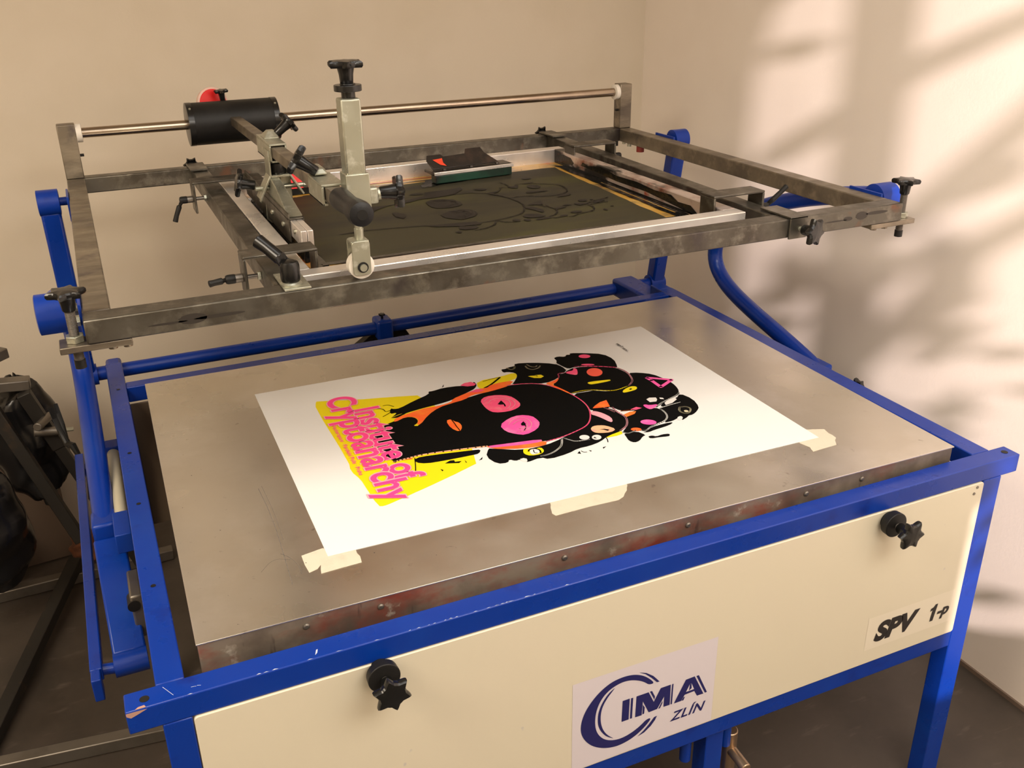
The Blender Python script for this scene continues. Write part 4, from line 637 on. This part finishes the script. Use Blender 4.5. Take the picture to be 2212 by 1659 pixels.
for yy in (.63, .74, .86): MB().lathe((xs0 - .016, yy, .432), -X, [(0, .006), (.003, .0055), (.005, .002)], 14).build('rivet', ZINC, cv)
MB().hexa([(xs0 - .014, ya + .10, .4535), (xs0 + .016, ya + .10, .4535), (xs0 + .016, .82, .4535), (xs0 - .014, .82, .4535), (xs0 - .010, .72, .490), (xs0 + .010, .72, .490), (xs0 + .010, .80, .505), (xs0 - .010, .80, .505)]).build('mounting_foot', ZINC, sg, bevel=.0015)
MB().lathe((xs0 - .012, .545, .436), -X, [(0, .005), (.003, .004)], 14).build('holder_screw', ZINC, sg)

# flood bar lying against the rear of the screen
fb = thing('flood_bar', 'short black ink-covered squeegee lying at the rear edge of the screen', 'squeegee', (.93, 1.08, .3850))
e1 = Vector((1.0, .085, 0)).normalized(); e2 = Vector((-.085, 1.0, 0)).normalized(); o0 = Vector((.822, 1.035, .3850))
def FB(a, b, z): return o0 + e1 * a + e2 * b + Vector((0, 0, z))
def fbox(a0, a1, b0, b1, z0, z1, mb=None): return (mb or MB()).hexa([FB(a0, b0, z0), FB(a1, b0, z0), FB(a1, b1, z0), FB(a0, b1, z0), FB(a0, b0, z1), FB(a1, b0, z1), FB(a1, b1, z1), FB(a0, b1, z1)])
fbox(0, .235, 0, .060, .0215, .0300).build('holder_body', SCOOP, fb, bevel=.003)
fbox(.002, .233, -.0022, .010, .0215, .0300).build('bright_edge', ALU, fb, bevel=.001, label='bright aluminium front edge')
fbox(.006, .229, .0, .030, .0005, .0215).build('blade', GREENR, fb, bevel=.002, label='dark green blade covered in black ink')
MB().prism([(.012, 0), (.205, 0), (.175, .036), (.170, .055), (.125, .055), (.118, .040), (.055, .038), (.050, .046), (.010, .046), (.004, .030)], FB(0, .030, .0300), e1, (e2 * .75 + Z * .66), Vector((0, -.003, .003))).build('back_plate', SCOOP, fb, bevel=.001)
MB().flat([(.020, .030), (.048, .032), (.046, .018), (.052, .006), (.036, .012)], FB(0, .0255, .0335), e1, (e2 * .75 + Z * .66)).build('red_mark', nmat('orange_red_paint', (.75, .06, .02), .5), fb, smooth=False, label='orange red paint mark')
for a in (.040, .118, .195): MB().lathe(FB(a, .020, .0300), Z, [(0, .006), (.004, .005)], 12).build('wing_bolt', SCOOP, fb)

# red ink card standing behind the arm
rc = thing('ink_card', 'bright red ink card with a black lower edge behind the squeegee bracket', 'ink card', (.49, 1.13, .3850))
MB().hexa([(.440, 1.090, .386), (.560, 1.100, .386), (.560, 1.103, .386), (.440, 1.093, .386), (.430, 1.135, .455), (.498, 1.142, .455), (.498, 1.145, .455), (.430, 1.138, .455)]).build('card_sheet', RED, rc, bevel=.0006)
MB().hexa([(.438, 1.084, .3852), (.566, 1.094, .3852), (.566, 1.108, .3852), (.438, 1.098, .3852), (.438, 1.094, .398), (.556, 1.104, .398), (.556, 1.109, .398), (.438, 1.099, .398)]).build('inked_edge', INKW, rc, bevel=.001)

# ================================================================ the poster and its tape
po_ = thing('poster', 'white poster printed with black overlapping heads and pink lettering on yellow', 'poster', (.75, .4, .0252))
mb = MB(); mb.sheet = True
zp = .0257
def PP(a, b, z): x, y = PW(a, b); return (x, y, z)
nx = 24; vs = []; fs = []
for j in range(9):
    for i in range(nx + 1): a, b = i / nx, .7 * j / 8; vs.append(PP(a, b, zp))
for j in range(8):
    for i in range(nx): k = j * (nx + 1) + i; fs.append((k, k + 1, k + nx + 2, k + nx + 1))
mb.add(vs, fs, PAPER)
for P, Q in (((0, 0), (1, 0)), ((1, 0), (1, .7)), ((1, .7), (0, .7)), ((0, .7), (0, 0))):
    mb.add([PP(*P, zp - .0004), PP(*Q, zp - .0004), PP(*Q, zp), PP(*P, zp)], [(0, 1, 2, 3)], PAPER)
EX, EY = Vector((PC, PSn, 0)), Vector((-PSn, PC, 0)); O2 = Vector((*PW(0, 0), 0))
lay = 0
for n_, (kk, typ, P, wd) in enumerate(POSTER):
    z = zp + .00012 + .000012 * n_
    o3 = O2 + Vector((0, 0, z))
    if typ == 'P': mb.flat(chaikin(P, True, 1) if len(P) > 6 else P, o3, EX, EY, INK[kk])
    elif typ == 'E':
        cx, cy = P[0]; rx_, ry_ = math.hypot(P[1][0] - cx, P[1][1] - cy), math.hypot(P[2][0] - cx, P[2][1] - cy)
        an = math.atan2(P[1][1] - cy, P[1][0] - cx); c_, s_ = math.cos(an), math.sin(an); Q = []
        for k in range(24):
            u_, v_ = rx_ * math.cos(k * PI / 12), ry_ * math.sin(k * PI / 12); Q.append((cx + u_ * c_ - v_ * s_, cy + u_ * s_ + v_ * c_))
        mb.flat(Q, o3, EX, EY, INK[kk])
    else: mb.stroke(chaikin(P, False, 2) if kk != 'M' else P, wd, o3, EX, EY, INK[kk], closed=(kk == 'M'))
zt = zp + .0016
ta = math.radians(-90.6); tx = EX * math.cos(ta) + EY * math.sin(ta); ty = EX * -math.sin(ta) + EY * math.cos(ta)
def ptxt(s_, a, b, size, width, mat, bold, dz=0, **k): mb.text(s_, O2 + EX * a + EY * b + Vector((0, 0, zt + dz)), tx, ty, size, mat, width=width, bold=bold, **k)
ptxt('Institute of', .1790, .5220, .0800, .3380, INK['L'], .0042, 0.0)
ptxt('Institute of', .1790, .5205, .0800, .3350, LETTER, .0019, .00012)
ptxt('Cryptoanarchy', .1385, .6010, .0860, .4820, INK['L'], .0042, .0002)
ptxt('Cryptoanarchy', .1385, .5995, .0860, .4790, LETTER, .0019, .00032)
ptxt('Hackerspace · Paralelní Polis · Praha', .1195, .4655, .0125, .2290, LETTER, .0001, .0003)
ptxt('vepří vani...', .8800, .6180, .0105, .0610, INK['K'], .0002, 0, shear=.2)
mb.build('printed_sheet', PAPER, po_, smooth=False)
def tape(P, z, label):
    m_ = MB(); m_.prism(P, (0, 0, z), X, Y, (0, 0, .00022)); o = m_.build('masking_tape', TAPE, smooth=False)
    tag(o, label, 'masking tape', 'strips of masking tape on the metal top')
    return o
T1 = [(.2190, .0630), (.2551, .0698), (.2640, .0630), (.2660, .0400), (.2518, .0250), (.2460, .0262), (.2408, .0229), (.2340, .0150), (.2197, .0103), (.2180, .0350)]
T2 = [(.2458, .0377), (.2470, .0420), (.2600, .0430), (.3049, .0430), (.3036, .0303), (.3060, .0200), (.3035, .0019), (.2717, .0009), (.2364, -.0005), (.2385, .0120), (.2420, .0240)]
T3 = [(.6583, .0298), (.6604, .0420), (.8180, .0390), (.8150, .0285), (.8107, .0240), (.8060, .0150), (.7971, .0075), (.7890, -.0020), (.7747, -.0085), (.7149, -.0059), (.6498, -.0070), (.6470, .0020), (.6503, .0112), (.6530, .0200)]
T4 = [(1.2280, .0520), (1.2582, .0663), (1.2750, .0600), (1.2930, .0523), (1.2883, .0340), (1.2900, .0250), (1.2883, .0121), (1.2780, .0032), (1.2684, -.0121), (1.2400, -.0130), (1.2081, -.0148), (1.2110, -.0050), (1.2143, .0025), (1.2081, .0235), (1.2100, .0400)]
tape(T1, .02515, 'cream tape piece sticking out left of the nearest poster corner'); tape(T2, .02540, 'cream tape piece along the lower edge at the nearest poster corner')
tape(T3, .02515, 'longest cream tape strip under the middle of the poster front edge'); tape(T4, .02515, 'cream tape piece under the right corner of the poster')

# ================================================================ clutter on the left
st = thing('trestle_stand', 'dark steel tube trestle with crossed legs left of the printing table', 'trestle', (-.30, 1.45, -ZO))
MB().bar((-.42, 1.50, -.135), (-.235, 1.50, -.150), .045, .030).build('top_plate', OLDST, st, bevel=.003)
MB().bar((-.47, 1.42, -.085), (-.292, 1.58, -.075), .05, .030).build('top_plate', OLDST, st, bevel=.003)
MB().bar((-.255, 1.47, -.165), (-.198, 1.47, -.345), .036, .036, up=(0, 1, 0)).build('leg_sleeve', DARKST, st, bevel=.002)
MB().bar((-.198, 1.47, -.345), (-.035, 1.47, -.83), .030, .030, up=(0, 1, 0)).build('leg', DARKST, st, bevel=.002)
MB().bar((-.33, 1.40, -.165), (-.19, 1.36, -.60), .032, .032, up=(0, 1, 0)).build('leg', DARKST, st, bevel=.002)
MB().bar((-.23, 1.58, -.79), (-.50, .74, -.835), .036, .036).build('leg', DARKST, st, bevel=.002)
jt = MB().cyl((-.250, 1.44, -.275), (-.175, 1.44, -.285), .013, n=12).cyl((-.235, 1.40, -.245), (-.205, 1.48, -.250), .012, n=12).build('wing_joint', OLDST, st, bevel=.002)
MB().cyl((-.185, 1.44, -.283), (-.150, 1.44, -.286), .006, n=10).build('wing_screw', ZINC, jt)
# bag hanging on the trestle
def blob(c, r, seed, amp=.18, n1=26, n2=16):
    rnd = random.Random(seed); ph = [(rnd.uniform(1, 5), rnd.uniform(1, 5), rnd.uniform(0, 6)) for _ in range(7)]; rings = []
    for i in range(n2 + 1):
        th = PI * i / n2; ring = []
        for j in range(n1):
            f_ = 2 * PI * j / n1; k = 1 + amp * sum(math.sin(round(a) * f_ + b * th * 2 + c_) for a, b, c_ in ph) / 4
            ring.append(Vector(c) + Vector((r[0] * math.sin(th) * math.cos(f_) * k, r[1] * math.sin(th) * math.sin(f_) * k, r[2] * math.cos(th) * k)))
        rings.append(ring)
    return MB().sweep(rings)
bg = blob((-.285, 1.60, -.36), (.105, .08, .20), 3).build('rubbish_bag', BAG, sub=1); tag(bg, 'shiny black plastic rubbish bag hanging behind the dark trestle', 'rubbish bag')
bg = blob((-.42, 1.30, -.47), (.13, .09, .19), 8).build('rubbish_bag', BAG, sub=1); tag(bg, 'crumpled black plastic rubbish bag at the left edge of the picture', 'rubbish bag')
bg = blob((-.47, 1.60, -.72), (.08, .05, .10), 11).build('rubbish_bag', BAG, sub=1); tag(bg, 'small dark plastic bag low down at the left edge beside the cardboard', 'rubbish bag')
cd = MB().hexa([(-.60, 1.66, -.84), (-.24, 1.70, -.84), (-.24, 1.705, -.84), (-.60, 1.665, -.84), (-.56, 1.80, -.52), (-.25, 1.82, -.50), (-.25, 1.825, -.50), (-.56, 1.805, -.52)]).build('cardboard_sheet', CARD, bevel=.001); tag(cd, 'torn brown cardboard sheet leaning below the rubbish bags', 'cardboard')
rg = blob((-.185, 1.50, -.70), (.050, .06, .045), 5, .3).build('rusty_rag', RUST, sub=1); tag(rg, 'crumpled rusty orange rag caught behind the outer blue bar', 'rag')
fbm = thing('floor_frame', 'low frame of dull square steel bars lying on the floor at the left', 'floor frame', (-.3, 1.15, -ZO))
MB().bar((-.75, 1.535, -.832), (.05, 1.560, -.832), .036, .036).build('frame_bar', OLDST, fbm, bevel=.003)
MB().bar((-.75, .83, -.832), (.02, .735, -.832), .036, .036).build('frame_bar', OLDST, fbm, bevel=.003)
# black strap hanging over the outer bar
sp_ = MB().tube([(-.175, 1.17, -.10), (-.163, 1.14, -.15), (-.152, 1.115, -.18), (-.140, 1.095, -.178), (-.130, 1.082, -.205)], [.007, .008, .009, .009, .006], 10).tube([(-.163, 1.18, -.095), (-.156, 1.15, -.14), (-.152, 1.115, -.18)], [.005, .006, .006], 10).build('cable_end', BLACKM); tag(sp_, 'stub of black cable bent over the end of the outer blue bar', 'cable')
for o in list(bpy.data.objects):
    if '_o' in o: del o['_o']
